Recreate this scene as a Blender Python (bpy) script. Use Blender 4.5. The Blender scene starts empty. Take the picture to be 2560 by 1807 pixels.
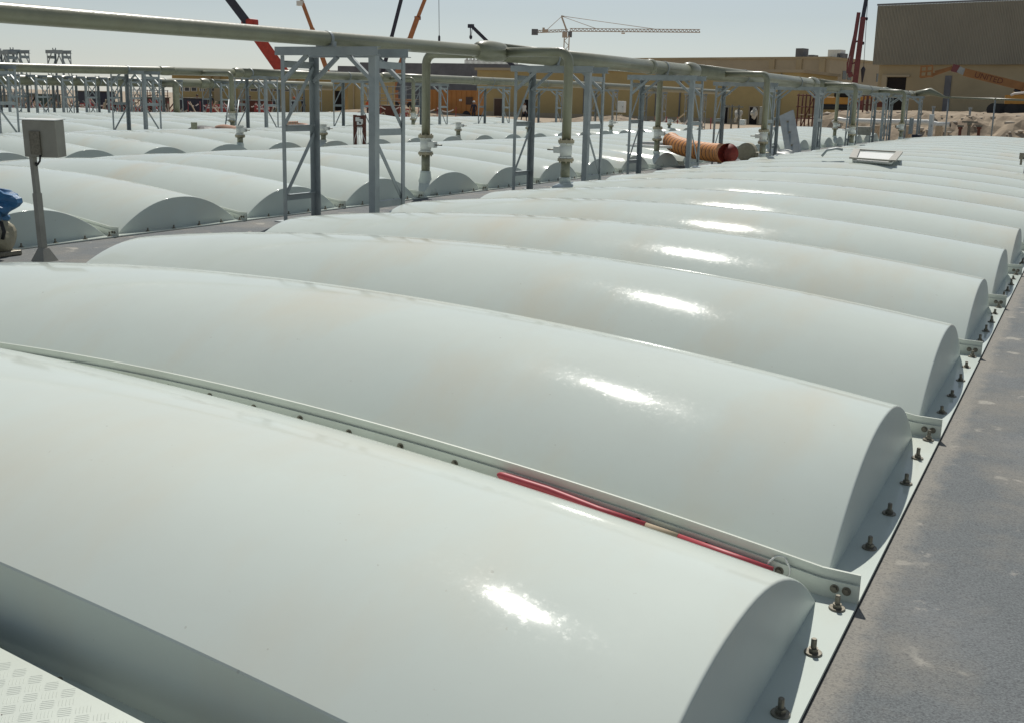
import bpy, bmesh, math, random
from mathutils import Vector, Matrix
random.seed(7)
C = bpy.context.scene.collection
SC = bpy.context.scene
rad = math.radians

# ------------------------------------------------------------------ camera
FPX, W0, H0, PPY = 2640.0, 2560.0, 1807.0, -109.36
YAW, PITCH, ROLL = 0.497345, 0.204175, 0.023769
CAM = Vector((0.50302, -1.30196, 1.55659))
_f = Vector((-math.sin(YAW) * math.cos(PITCH), math.cos(YAW) * math.cos(PITCH), -math.sin(PITCH)))
_r = Vector((math.cos(YAW), math.sin(YAW), 0))
_u = _r.cross(_f)
_c, _s = math.cos(ROLL), math.sin(ROLL)
CR, CU = _c * _r + _s * _u, -_s * _r + _c * _u
cam = bpy.data.cameras.new('camera')
cam.sensor_width = 36.0
cam.lens = FPX / W0 * 36.0
cam.shift_y = PPY / W0
cam.clip_start, cam.clip_end = 0.05, 3000
camo = bpy.data.objects.new('camera', cam)
C.objects.link(camo)
m = Matrix.Identity(4)
for i in range(3):
    m[i][0], m[i][1], m[i][2], m[i][3] = CR[i], CU[i], -_f[i], CAM[i]
camo.matrix_world = m
SC.camera = camo

# ------------------------------------------------------------------ light
SUN_DIR = Vector((-0.35, 0.72, 1.0)).normalized()
SUN_EL = math.asin(SUN_DIR.z)
SUN_AZ = math.atan2(SUN_DIR.x, SUN_DIR.y)          # clockwise from +Y
wd = bpy.data.worlds.new('World')
SC.world = wd
wd.use_nodes = True
nt = wd.node_tree
bg = nt.nodes['Background']
sky = nt.nodes.new('ShaderNodeTexSky')
sky.sky_type = 'NISHITA'
sky.sun_disc = False
sky.sun_elevation = SUN_EL
sky.sun_rotation = SUN_AZ
sky.altitude = 0
sky.air_density = 1.0
sky.dust_density = 0.25
sky.ozone_density = 1.0
hs = nt.nodes.new('ShaderNodeHueSaturation')          # hazy desert sky: pale, little colour
hs.inputs['Saturation'].default_value = 0.42
nt.links.new(sky.outputs[0], hs.inputs['Color'])
tn = nt.nodes.new('ShaderNodeMixRGB'); tn.blend_type = 'MULTIPLY'; tn.inputs[0].default_value = 1
tn.inputs[2].default_value = (0.935, 0.985, 1.015, 1)
nt.links.new(hs.outputs[0], tn.inputs[1])
nt.links.new(tn.outputs[0], bg.inputs[0])
bg.inputs[1].default_value = 0.068
sl = bpy.data.lights.new('sun', 'SUN')
sl.energy = 3.8
sl.angle = rad(0.53)
sl.color = (1.0, 0.955, 0.88)
so = bpy.data.objects.new('sun', sl)
C.objects.link(so)
so.rotation_euler = (-SUN_DIR).to_track_quat('-Z', 'Y').to_euler()
SC.view_settings.view_transform = 'Standard'
SC.view_settings.look = 'None'
SC.view_settings.gamma = 1
SC.view_settings.exposure = 0.0
SC.cycles.max_bounces = 6
SC.cycles.blur_glossy = 2.0


# ------------------------------------------------------------------ placing
def ray(px, py):
    return CR * ((px - W0 / 2) / FPX) - CU * ((py - H0 / 2 - PPY) / FPX) + _f
def on_y(px, py, y):
    d = ray(px, py); return CAM + d * ((y - CAM.y) / d.y)
def on_x(px, py, x):
    d = ray(px, py); return CAM + d * ((x - CAM.x) / d.x)
def on_z(px, py, z):
    d = ray(px, py); return CAM + d * ((z - CAM.z) / d.z)
def at_r(px, py, r):                                  # point at horizontal distance r
    d = ray(px, py); return CAM + d * (r / math.hypot(d.x, d.y))


# ------------------------------------------------------------------ materials
def mat(name, col, rough=0.6, metal=0.0, var=0.08, scale=6.0, bump=0.0, bscale=60.0, spec=0.5, var2=None, scale2=0.7, stretch=None):
    m = bpy.data.materials.new(name); m.use_nodes = True
    n = m.node_tree; b = n.nodes['Principled BSDF']
    b.inputs['Roughness'].default_value = rough
    b.inputs['Metallic'].default_value = metal
    b.inputs['Specular IOR Level'].default_value = spec
    geo = n.nodes.new('ShaderNodeNewGeometry')
    vec = geo.outputs['Position']
    if stretch:
        mp = n.nodes.new('ShaderNodeVectorMath'); mp.operation = 'MULTIPLY'
        n.links.new(vec, mp.inputs[0]); mp.inputs[1].default_value = stretch; vec = mp.outputs[0]
    no = n.nodes.new('ShaderNodeTexNoise'); no.inputs['Scale'].default_value = scale
    no.inputs['Detail'].default_value = 6; no.inputs['Roughness'].default_value = 0.62
    n.links.new(vec, no.inputs['Vector'])
    rp = n.nodes.new('ShaderNodeValToRGB')
    rp.color_ramp.elements[0].position = 0.3; rp.color_ramp.elements[1].position = 0.7
    rp.color_ramp.elements[0].color = tuple(max(0, c * (1 - var)) for c in col) + (1,)
    rp.color_ramp.elements[1].color = tuple(min(1, c * (1 + var)) for c in col) + (1,)
    n.links.new(no.outputs[0], rp.inputs[0])
    out = rp.outputs[0]
    if var2:
        n2 = n.nodes.new('ShaderNodeTexNoise'); n2.inputs['Scale'].default_value = scale2
        n2.inputs['Detail'].default_value = 5
        n.links.new(vec, n2.inputs['Vector'])
        r2 = n.nodes.new('ShaderNodeValToRGB')
        r2.color_ramp.elements[0].position = 0.5; r2.color_ramp.elements[1].position = 0.78
        n.links.new(n2.outputs[0], r2.inputs[0])
        mx = n.nodes.new('ShaderNodeMixRGB'); mx.inputs[2].default_value = tuple(var2) + (1,)
        n.links.new(r2.outputs[0], mx.inputs[0]); n.links.new(out, mx.inputs[1]); out = mx.outputs[0]
    n.links.new(out, b.inputs['Base Color'])
    if bump > 0:
        nb = n.nodes.new('ShaderNodeTexNoise'); nb.inputs['Scale'].default_value = bscale; nb.inputs['Detail'].default_value = 4
        n.links.new(vec, nb.inputs['Vector'])
        bp = n.nodes.new('ShaderNodeBump'); bp.inputs['Strength'].default_value = bump; bp.inputs['Distance'].default_value = 0.02
        n.links.new(nb.outputs[0], bp.inputs['Height']); n.links.new(bp.outputs[0], b.inputs['Normal'])
    return m


def gelcoat(name='gelcoat', r_add=0.0):
    m = bpy.data.materials.new(name); m.use_nodes = True
    n = m.node_tree; L = n.links; b = n.nodes['Principled BSDF']
    geo = n.nodes.new('ShaderNodeNewGeometry'); P = geo.outputs['Position']
    def noise(sc, det=5, vec=P, rg=0.6):
        o = n.nodes.new('ShaderNodeTexNoise'); o.inputs['Scale'].default_value = sc
        o.inputs['Detail'].default_value = det; o.inputs['Roughness'].default_value = rg
        L.new(vec, o.inputs['Vector']); return o.outputs[0]
    def ramp(v, p0, p1, c0, c1):
        r = n.nodes.new('ShaderNodeValToRGB'); e = r.color_ramp.elements
        e[0].position, e[1].position = p0, p1; e[0].color, e[1].color = c0 + (1,), c1 + (1,)
        L.new(v, r.inputs[0]); return r.outputs[0]
    def mix(f, a, c, mode='MIX'):
        x = n.nodes.new('ShaderNodeMixRGB'); x.blend_type = mode
        L.new(f, x.inputs[0])
        L.new(a, x.inputs[1])
        if isinstance(c, tuple): x.inputs[2].default_value = c + (1,)
        else: L.new(c, x.inputs[2])
        return x.outputs[0]
    sv = n.nodes.new('ShaderNodeVectorMath'); sv.operation = 'MULTIPLY'
    L.new(P, sv.inputs[0]); sv.inputs[1].default_value = (1.0, 0.42, 0.6)
    base = ramp(noise(0.9), 0.3, 0.72, (0.585, 0.652, 0.61), (0.632, 0.692, 0.642))
    # sandy run-off stains across the vaults
    st = ramp(noise(1.1, 6, sv.outputs[0]), 0.50, 0.72, (0, 0, 0), (0.72, 0.72, 0.72))
    base = mix(st, base, (0.62, 0.575, 0.455))
    # thin dust film, patchy
    df = ramp(noise(3.1, 8, P, 0.72), 0.42, 0.72, (0, 0, 0), (0.30, 0.30, 0.30))
    base = mix(df, base, (0.57, 0.60, 0.55))
    # odd dark specks and scrape marks
    dk = ramp(noise(34.0, 1), 0.805, 0.82, (0, 0, 0), (0.4, 0.4, 0.4))
    base = mix(dk, base, (0.25, 0.22, 0.17))
    oi = n.nodes.new('ShaderNodeObjectInfo')
    base = mix(ramp(oi.outputs['Random'], 0.0, 1.0, (0, 0, 0), (0.5, 0.5, 0.5)), base, (0.585, 0.64, 0.595))
    # fine dust specks
    sp = ramp(noise(55, 2), 0.73, 0.80, (0, 0, 0), (0.30, 0.30, 0.30))
    base = mix(sp, base, (0.40, 0.37, 0.30))
    L.new(base, b.inputs['Base Color'])
    # scuffed gloss
    r1 = ramp(noise(2.2, 8, P, 0.7), 0.36, 0.66, (0.05 + r_add,) * 3, (0.11 + r_add,) * 3)
    r2 = ramp(noise(38, 4, P, 0.7), 0.52, 0.78, (0, 0, 0), (0.09, 0.09, 0.09))
    ad = n.nodes.new('ShaderNodeMixRGB'); ad.blend_type = 'ADD'; ad.inputs[0].default_value = 1
    L.new(r1, ad.inputs[1]); L.new(r2, ad.inputs[2])
    rv = n.nodes.new('ShaderNodeMixRGB'); rv.blend_type = 'ADD'; rv.inputs[0].default_value = 1
    L.new(ad.outputs[0], rv.inputs[1]); L.new(ramp(oi.outputs['Random'], 0.0, 1.0, (0.025, 0.025, 0.025), (0, 0, 0)), rv.inputs[2])
    L.new(rv.outputs[0], b.inputs['Roughness'])
    b.inputs['Specular IOR Level'].default_value = 0.065
    bp = n.nodes.new('ShaderNodeBump'); bp.inputs['Strength'].default_value = 0.03; bp.inputs['Distance'].default_value = 0.003
    L.new(noise(26, 4), bp.inputs['Height'])
    bp2 = n.nodes.new('ShaderNodeBump'); bp2.inputs['Strength'].default_value = 0.025; bp2.inputs['Distance'].default_value = 0.03
    L.new(noise(1.6, 2), bp2.inputs['Height']); L.new(bp.outputs[0], bp2.inputs['Normal'])
    L.new(bp2.outputs[0], b.inputs['Normal'])
    return m


def concrete():
    m = bpy.data.materials.new('deck_concrete'); m.use_nodes = True
    n = m.node_tree; L = n.links; b = n.nodes['Principled BSDF']
    geo = n.nodes.new('ShaderNodeNewGeometry'); P = geo.outputs['Position']
    def noise(sc, det=5, rg=0.6):
        o = n.nodes.new('ShaderNodeTexNoise'); o.inputs['Scale'].default_value = sc
        o.inputs['Detail'].default_value = det; o.inputs['Roughness'].default_value = rg
        L.new(P, o.inputs['Vector']); return o.outputs[0]
    def ramp(v, p0, p1, c0, c1):
        r = n.nodes.new('ShaderNodeValToRGB'); e = r.color_ramp.elements
        e[0].position, e[1].position = p0, p1; e[0].color, e[1].color = c0 + (1,), c1 + (1,)
        L.new(v, r.inputs[0]); return r.outputs[0]
    def mix(f, a, c):
        x = n.nodes.new('ShaderNodeMixRGB'); L.new(f, x.inputs[0]); L.new(a, x.inputs[1])
        if isinstance(c, tuple): x.inputs[2].default_value = c + (1,)
        else: L.new(c, x.inputs[2])
        return x.outputs[0]
    base = ramp(noise(140, 3, 0.7), 0.30, 0.70, (0.088, 0.099, 0.104), (0.185, 0.205, 0.21))
    base = mix(ramp(noise(1.6, 7), 0.46, 0.72, (0, 0, 0), (0.8, 0.8, 0.8)), base, (0.262, 0.242, 0.20))
    base = mix(ramp(noise(0.7, 5), 0.50, 0.75, (0, 0, 0), (0.5, 0.5, 0.5)), base, (0.245, 0.255, 0.26))
    base = mix(ramp(noise(5.5, 6, 0.7), 0.62, 0.70, (0, 0, 0), (0.7, 0.7, 0.7)), base, (0.42, 0.40, 0.36))
    base = mix(ramp(noise(3.2, 3, 0.5), 0.66, 0.69, (0, 0, 0), (0.75, 0.75, 0.75)), base, (0.40, 0.385, 0.34))
    sx = n.nodes.new('ShaderNodeSeparateXYZ'); L.new(P, sx.inputs[0])
    ab = n.nodes.new('ShaderNodeMath'); ab.operation = 'MULTIPLY_ADD'; L.new(noise(7, 5), ab.inputs[0]); ab.inputs[1].default_value = 0.16; L.new(sx.outputs[0], ab.inputs[2])
    ed = n.nodes.new('ShaderNodeMapRange'); L.new(ab.outputs[0], ed.inputs[0]); ed.inputs[1].default_value = 0.125; ed.inputs[2].default_value = 0.185; ed.inputs[3].default_value = 1; ed.inputs[4].default_value = 0; ed.clamp = True
    pos = n.nodes.new('ShaderNodeMath'); pos.operation = 'GREATER_THAN'; L.new(sx.outputs[0], pos.inputs[0]); pos.inputs[1].default_value = -0.1
    mu = n.nodes.new('ShaderNodeMath'); mu.operation = 'MULTIPLY'; L.new(ed.outputs[0], mu.inputs[0]); L.new(pos.outputs[0], mu.inputs[1])
    m8 = n.nodes.new('ShaderNodeMath'); m8.operation = 'MULTIPLY'; L.new(mu.outputs[0], m8.inputs[0]); m8.inputs[1].default_value = 0.7
    base = mix(m8.outputs[0], base, (0.31, 0.29, 0.25))
    grit = ramp(noise(70, 4, 0.8), 0.36, 0.5, (0.45, 0.45, 0.45), (0, 0, 0))
    base = mix(grit, base, (0.07, 0.072, 0.08))
    L.new(base, b.inputs['Base Color'])
    b.inputs['Roughness'].default_value = 0.85
    bp = n.nodes.new('ShaderNodeBump'); bp.inputs['Strength'].default_value = 0.5; bp.inputs['Distance'].default_value = 0.008
    L.new(noise(160, 3), bp.inputs['Height']); L.new(bp.outputs[0], b.inputs['Normal'])
    return m


def facade(name, col, freq, axis=(1, 1, 0), depth=0.35, var=0.08):   # profiled metal cladding
    m = mat(name, col, 0.6, 0, var, 0.25)
    n = m.node_tree; b = n.nodes['Principled BSDF']
    geo = n.nodes.new('ShaderNodeNewGeometry')
    wv = n.nodes.new('ShaderNodeTexWave'); wv.inputs['Scale'].default_value = freq; wv.bands_direction = 'X'
    n.links.new(geo.outputs['Position'], wv.inputs['Vector'])
    bp = n.nodes.new('ShaderNodeBump'); bp.inputs['Strength'].default_value = depth; bp.inputs['Distance'].default_value = 0.1
    n.links.new(wv.outputs['Fac'], bp.inputs['Height']); n.links.new(bp.outputs[0], b.inputs['Normal'])
    return m


M = {}
M['gel'] = gelcoat()
M['gelend'] = gelcoat('gelcoat_end', 0.3)
M['deck'] = concrete()
M['flange'] = mat('flange_gelcoat', (0.60, 0.64, 0.57), 0.45, 0, 0.07, 3.0, 0.1, 40)
M['bolt'] = mat('weathered_bolt_steel', (0.20, 0.185, 0.15), 0.45, 0.6, 0.35, 60)
M['seam'] = mat('black_sealant', (0.02, 0.02, 0.02), 0.8, 0, 0.2, 20)  # colour for the painted shadow in the gap below the base flanges
M['galv'] = mat('galvanised_steel', (0.30, 0.335, 0.345), 0.5, 0.35, 0.14, 5.0, 0, 60, 0.5, (0.36, 0.39, 0.39), 3.0)
M['pipe'] = mat('olive_glassfibre_pipe', (0.21, 0.215, 0.148), 0.36, 0, 0.13, 3.5, 0.15, 25, 0.6, (0.20, 0.195, 0.125), 2.2)
M['valve'] = mat('white_valve_body', (0.66, 0.68, 0.64), 0.45, 0, 0.06, 6.0)
M['rustflange'] = mat('stained_pipe_flange', (0.36, 0.32, 0.22), 0.6, 0, 0.25, 14.0)
M['black'] = mat('black_rubber', (0.02, 0.02, 0.022), 0.6, 0, 0.2, 10)
M['white'] = mat('white_painted_metal', (0.72, 0.73, 0.70), 0.45, 0, 0.06, 5)
M['greybox'] = mat('grey_enclosure', (0.30, 0.29, 0.25), 0.5, 0.2, 0.12, 7)
M['blue'] = mat('blue_plastic_sheet', (0.03, 0.14, 0.30), 0.45, 0, 0.25, 9, 0.4, 14)
M['poled'] = mat('faded_red_paint', (0.42, 0.06, 0.075), 0.5, 0, 0.12, 20)
M['red'] = mat('crane_red', (0.42, 0.045, 0.03), 0.5, 0, 0.2, 2)
M['darkred'] = mat('crane_dark_red', (0.17, 0.045, 0.055), 0.5, 0, 0.2, 2)
M['navy'] = mat('crane_navy', (0.03, 0.035, 0.06), 0.5, 0, 0.2, 2)
M['orangepaint'] = mat('crane_orange', (0.42, 0.17, 0.07), 0.55, 0, 0.2, 1.5)
M['orange'] = mat('orange_duct_fabric', (0.62, 0.25, 0.06), 0.6, 0, 0.14, 9, 0.3, 18)
M['ductband'] = mat('duct_wire_band', (0.12, 0.035, 0.02), 0.6)
M['ductred'] = mat('duct_mouth_red', (0.20, 0.025, 0.015), 0.7, 0, 0.3, 12)
M['peach'] = mat('faded_peach_duct', (0.50, 0.27, 0.19), 0.7, 0, 0.15, 9)
M['tan'] = mat('tan_render', (0.44, 0.37, 0.24), 0.85, 0, 0.10, 0.35, 0, 60, 0.3, (0.37, 0.29, 0.18), 0.12)
M['tan2'] = mat('pale_tan_render', (0.42, 0.36, 0.255), 0.85, 0, 0.09, 0.3)
M['yellow'] = mat('yellow_painted_wall', (0.46, 0.36, 0.17), 0.8, 0, 0.08, 0.5)
M['clad'] = facade('ribbed_cladding', (0.33, 0.315, 0.26), 1.1)
M['wallgrey'] = mat('grey_blockwork', (0.17, 0.175, 0.19), 0.9, 0, 0.2, 0.5)
M['glass'] = mat('dark_window_glass', (0.03, 0.035, 0.045), 0.15, 0, 0.2, 1)
M['dark'] = mat('dark_opening', (0.015, 0.012, 0.012), 0.9)
M['doorb'] = mat('brown_door_leaf', (0.09, 0.055, 0.04), 0.6)
M['sand'] = mat('sandy_ground', (0.40, 0.33, 0.245), 0.95, 0, 0.18, 0.8, 0.6, 6, 0.2, (0.30, 0.235, 0.17), 0.15)
M['earth'] = mat('excavated_earth', (0.34, 0.275, 0.20), 0.95, 0, 0.3, 1.6, 0.9, 5, 0.2, (0.19, 0.14, 0.10), 0.5)
M['stone'] = mat('pale_rubble', (0.48, 0.42, 0.34), 0.9, 0, 0.2, 3)
M['check'] = mat('aluminium_checker_plate', (0.59, 0.635, 0.57), 0.38, 0.15, 0.05, 3.0)
M['timber'] = mat('pale_timber', (0.46, 0.37, 0.26), 0.85, 0, 0.2, 6)
M['rust'] = mat('rust_brown_steel', (0.13, 0.045, 0.03), 0.7, 0.1, 0.3, 9)
M['barrier'] = mat('red_plastic_barrier', (0.36, 0.06, 0.055), 0.55, 0, 0.15, 3)
M['tape'] = mat('white_tape', (0.75, 0.70, 0.66), 0.6, 0, 0.1, 3)
M['skin'] = mat('skin', (0.30, 0.17, 0.11), 0.6)
M['overall'] = mat('navy_overall', (0.025, 0.03, 0.05), 0.85, 0, 0.2, 12)
M['trouser'] = mat('dark_trousers', (0.03, 0.03, 0.045), 0.85, 0, 0.2, 12)
M['vest'] = mat('orange_vest', (0.60, 0.14, 0.05), 0.8)
M['sack'] = mat('white_woven_sack', (0.50, 0.48, 0.43), 0.8, 0, 0.12, 6, 0.3, 10)
M['machine'] = mat('plant_yellow', (0.48, 0.24, 0.04), 0.5, 0, 0.12, 2)
M['lift'] = mat('lift_orange', (0.29, 0.14, 0.045), 0.5, 0, 0.12, 2)
M['genset'] = mat('orange_container_paint', (0.46, 0.20, 0.05), 0.55, 0, 0.12, 1)
M['cranebeige'] = mat('tower_crane_beige', (0.52, 0.42, 0.33), 0.6, 0, 0.1, 1)
M['ply'] = mat('green_tarpaulin', (0.07, 0.11, 0.09), 0.8, 0, 0.2, 5)
M['beige'] = mat('beige_machine_paint', (0.34, 0.31, 0.22), 0.6, 0.1, 0.15, 9)


# ------------------------------------------------------------------ mesh building
class MB:
    def __init__(s): s.v = []; s.f = []; s.m = []; s.sm = []
    def add(s, vs, fs, mi=0, sm=False):
        k = len(s.v); s.v += [tuple(v) for v in vs]
        for f in fs: s.f.append([i + k for i in f]); s.m.append(mi); s.sm.append(sm)
    def box(s, a, b, mi=0):
        x0, y0, z0 = a; x1, y1, z1 = b
        s.add([(x0, y0, z0), (x1, y0, z0), (x1, y1, z0), (x0, y1, z0), (x0, y0, z1), (x1, y0, z1), (x1, y1, z1), (x0, y1, z1)],
              [(0, 3, 2, 1), (4, 5, 6, 7), (0, 1, 5, 4), (1, 2, 6, 5), (2, 3, 7, 6), (3, 0, 4, 7)], mi)
    def beam(s, p, q, w, h, up=(0, 0, 1), mi=0):          # rectangular bar from p to q
        p, q = Vector(p), Vector(q); d = (q - p).normalized(); up = Vector(up)
        if abs(d.dot(up)) > 0.98: up = Vector((1, 0, 0))
        a = d.cross(up).normalized(); b = a.cross(d)
        vs = [e + a * (w / 2 * i) + b * (h / 2 * j) for e in (p, q) for i, j in ((-1, -1), (1, -1), (1, 1), (-1, 1))]
        s.add(vs, [(0, 1, 2, 3), (7, 6, 5, 4), (0, 4, 5, 1), (1, 5, 6, 2), (2, 6, 7, 3), (3, 7, 4, 0)], mi)
    def tube(s, pts, r, n=12, mi=0, cap=True, sm=True):
        pts = [Vector(p) for p in pts]
        rs = r if isinstance(r, (list, tuple)) else [r] * len(pts)
        k = len(s.v); ref = None
        for i, p in enumerate(pts):
            if i == 0: d = pts[1] - pts[0]
            elif i == len(pts) - 1: d = pts[-1] - pts[-2]
            else: d = (pts[i + 1] - p).normalized() + (p - pts[i - 1]).normalized()
            d.normalize()
            if ref is None:
                ref = Vector((0, 0, 1)) if abs(d.z) < 0.9 else Vector((1, 0, 0))
            a = d.cross(ref).normalized(); b = a.cross(d); ref = b
            for j in range(n):
                t = 2 * math.pi * j / n
                s.v.append(tuple(p + (a * math.cos(t) + b * math.sin(t)) * rs[i]))
        for i in range(len(pts) - 1):
            for j in range(n):
                s.f.append([k + i * n + j, k + i * n + (j + 1) % n, k + (i + 1) * n + (j + 1) % n, k + (i + 1) * n + j]); s.m.append(mi); s.sm.append(sm)
        if cap:
            s.f.append([k + j for j in range(n)][::-1]); s.m.append(mi); s.sm.append(False)
            e = k + (len(pts) - 1) * n
            s.f.append([e + j for j in range(n)]); s.m.append(mi); s.sm.append(False)
    def lathe(s, c, prof, n=20, mi=0, axis='z', sm=False):   # prof: (radius, height) list
        c = Vector(c); k = len(s.v)
        for r, h in prof:
            for j in range(n):
                t = 2 * math.pi * j / n; a, b = r * math.cos(t), r * math.sin(t)
                o = Vector((a, b, h)) if axis == 'z' else (Vector((a, h, b)) if axis == 'y' else Vector((h, a, b)))
                s.v.append(tuple(c + o))
        for i in range(len(prof) - 1):
            for j in range(n):
                s.f.append([k + i * n + j, k + i * n + (j + 1) % n, k + (i + 1) * n + (j + 1) % n, k + (i + 1) * n + j]); s.m.append(mi); s.sm.append(sm)
        s.f.append([k + j for j in range(n)][::-1]); s.m.append(mi); s.sm.append(False)
        e = k + (len(prof) - 1) * n
        s.f.append([e + j for j in range(n)]); s.m.append(mi); s.sm.append(False)
    def prism(s, outline, y0, y1, mi=0):                   # (x,z) outline extruded in y
        n = len(outline); k = len(s.v)
        s.v += [(x, y0, z) for x, z in outline] + [(x, y1, z) for x, z in outline]
        fs = [list(range(n)), list(range(2 * n - 1, n - 1, -1))] + [[i, i + n, (i + 1) % n + n, (i + 1) % n] for i in range(n)]
        for f in fs: s.f.append([i + k for i in f]); s.m.append(mi); s.sm.append(False)
    def mesh(s, name, mats):
        me = bpy.data.meshes.new(name); me.from_pydata(s.v, [], s.f)
        for x in (mats if isinstance(mats, (list, tuple)) else [mats]): me.materials.append(x)
        me.polygons.foreach_set('material_index', s.m); me.polygons.foreach_set('use_smooth', s.sm)
        bm = bmesh.new(); bm.from_mesh(me); bmesh.ops.recalc_face_normals(bm, faces=bm.faces); bm.to_mesh(me); bm.free()
        me.update(); return me
    def build(s, name, mats, parent=None, label=None):
        o = bpy.data.objects.new(name, s.mesh(name, mats)); C.objects.link(o)
        if parent: o.parent = parent
        if label: o['label'] = label
        return o


def bevel(o, w, seg=2):
    b = o.modifiers.new('bevel', 'BEVEL'); b.width = w; b.segments = seg; b.limit_method = 'ANGLE'; b.angle_limit = rad(40)
    return o
def thing(name, label, cat, loc=(0, 0, 0), group=None, rz=0):
    o = bpy.data.objects.new(name, None); C.objects.link(o); o.empty_display_size = 0.2
    o.location = loc; o.rotation_euler = (0, 0, rz)
    o['label'] = label; o['category'] = cat
    if group: o['group'] = group
    return o
def tag(o, label, cat, group=None):
    o['label'] = label; o['category'] = cat
    if group: o['group'] = group
    return o
def struct(o): o['kind'] = 'structure'; return o
def copy_tree(o, parent=None):
    c = o.copy(); C.objects.link(c); c.parent = parent
    for ch in list(o.children): copy_tree(ch, c)
    return c
ORD = ['first', 'second', 'third', 'fourth', 'fifth', 'sixth', 'seventh', 'eighth', 'ninth', 'tenth', 'eleventh', 'twelfth', 'thirteenth',
       'fourteenth', 'fifteenth', 'sixteenth', 'seventeenth', 'eighteenth', 'nineteenth', 'twentieth', 'twenty-first', 'twenty-second',
       'twenty-third', 'twenty-fourth', 'twenty-fifth', 'twenty-sixth', 'twenty-seventh']

# ------------------------------------------------------------------ setting: ground and deck
ROWP = 8.6951                       # pitch of the rows (cover length + walkway)
JOFF = 0.645                        # joint offset of the rows beyond the first walkway
FAR = 52.6                          # far edge of the tank block
GZ = -0.50                          # ground level round the tanks
g = MB(); g.add([(-900, -60, GZ), (900, -60, GZ), (900, 2200, GZ), (-900, 2200, GZ)], [(0, 1, 2, 3)])
struct(g.build('ground', M['sand']))
d = MB(); d.box((-43.2, -12, GZ - 0.3), (30, FAR, -0.016)); d.box((-52.0, 20, GZ - 0.3), (-43.2001, 42, -0.016))
struct(d.build('deck', M['deck']))


# ------------------------------------------------------------------ tank covers
XE0, XE1 = -6.48, -0.12             # end faces
XM, XH = -3.30, 3.18
YA0, YA1 = 0.10, 1.94               # springing of the vault
def uu(x): return max(0.0, 1 - ((x - XM) / XH) ** 2)
def zval(x): return 0.225 * uu(x)
def sag(x): return 0.342 + 0.205 * uu(x) - zval(x)
def zsurf(x, t): return zval(x) + sag(x) * (1 - abs(t) ** 2.15)

def shell_rings(y_from, nx=40, nt=26):
    """vault rings: list of (x, [(y,z)...]); rounded end corners"""
    R = 0.009; xs = []
    for i in range(6):
        a = i / 5 * math.pi / 2
        xs.append((XE0 + R - R * math.cos(a), R * (1 - math.sin(a))))
    N = nx
    for i in range(1, N): xs.append((XE0 + R + (XE1 - XE0 - 2 * R) * i / N, 0))
    for i in range(5, -1, -1):
        a = i / 5 * math.pi / 2
        xs.append((XE1 - R + R * math.cos(a), R * (1 - math.sin(a))))
    rings = []
    ym, hw = (YA0 + YA1) / 2, (YA1 - YA0) / 2
    for x, ins in xs:
        row = []
        z0 = zval(x)
        for j in range(nt + 1):
            t = -1 + 2 * j / nt
            # finer near the springing
            t = math.copysign(abs(t) ** 0.9, t)
            y = ym + (hw - ins) * t
            z = z0 + (sag(x) - ins) * (1 - abs(t) ** 2.15)
            if y < y_from - 1e-6: continue
            row.append((y, z))
        if y_from > YA0:
            t = (y_from - ym) / hw
            row = [(y_from, z0 + (sag(x) - ins) * (1 - abs(t) ** 2.15))] + row
        rings.append((x, row))
    n = min(len(r) for _, r in rings)
    return [(x, r[-n:] if y_from <= YA0 else [r[0]] + r[-(n - 1):]) for x, r in rings]

def shell_mesh(y_from=-1):
    rings = shell_rings(y_from); b = MB(); n = len(rings[0][1])
    for x, row in rings:
        for y, z in row: b.v.append((x, y, z))
    for i in range(len(rings) - 1):
        for j in range(n - 1):
            b.f.append([i * n + j, (i + 1) * n + j, (i + 1) * n + j + 1, i * n + j + 1]); b.m.append(0); b.sm.append(True)
    return b.mesh('vault', M['gel']), rings

def end_mesh(rings, idx):
    x, row = rings[idx]; b = MB(); n = len(row)
    y0, y1 = row[0][0], row[-1][0]
    b.v = [(x, y, max(z, 0.0)) for y, z in row] + [(x, y, -0.005) for y, z in row]
    for j in range(n - 1): b.f.append([j, j + 1, n + j + 1, n + j]); b.m.append(0); b.sm.append(False)
    return b.mesh('end_panel', M['gelend'])

def strip_profile(h, x0=XE0 - 0.12, x1=0.0, n=44):
    xs = [x0 + (x1 - x0) * i / n for i in range(n + 1)] + [XE0, XE1]
    xs.sort()
    return xs
def flange_mesh(name, y0, y1, h, below=0.02, lip=None):
    """upstand that follows the springing line"""
    b = MB(); xs = strip_profile(h); n = len(xs)
    for x in xs:
        z = zval(x)
        b.v += [(x, y0, z - below), (x, y1, z - below), (x, y1, z + h), (x, y0, z + h)]
    for i in range(n - 1):
        for j in range(4):
            b.f.append([i * 4 + j, (i + 1) * 4 + j, (i + 1) * 4 + (j + 1) % 4, i * 4 + (j + 1) % 4]); b.m.append(0); b.sm.append(False)
    b.f.append([3, 2, 1, 0]); b.m.append(0); b.sm.append(False)
    e = (n - 1) * 4; b.f.append([e, e + 1, e + 2, e + 3]); b.m.append(0); b.sm.append(False)
    return b.mesh(name, M['flange'])
def gutter_mesh(y0, y1):
    """flat strip between vault and upstand, follows the springing line"""
    b = MB(); xs = strip_profile(0); xs = [x for x in xs if XE0 <= x <= XE1]
    for x in xs: b.v += [(x, y0, zval(x)), (x, y1, zval(x))]
    for i in range(len(xs) - 1): b.f.append([2 * i, 2 * i + 2, 2 * i + 3, 2 * i + 1]); b.m.append(0); b.sm.append(True)
    return b.mesh('valley_strip', M['gel'])
def base_flange(x0, x1, y0=0.003, y1=1.997):
    b = MB(); b.box((x0, y0, -0.012), (x1, y1, 0.0)); return b.mesh('base_flange', M['gel'])

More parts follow.
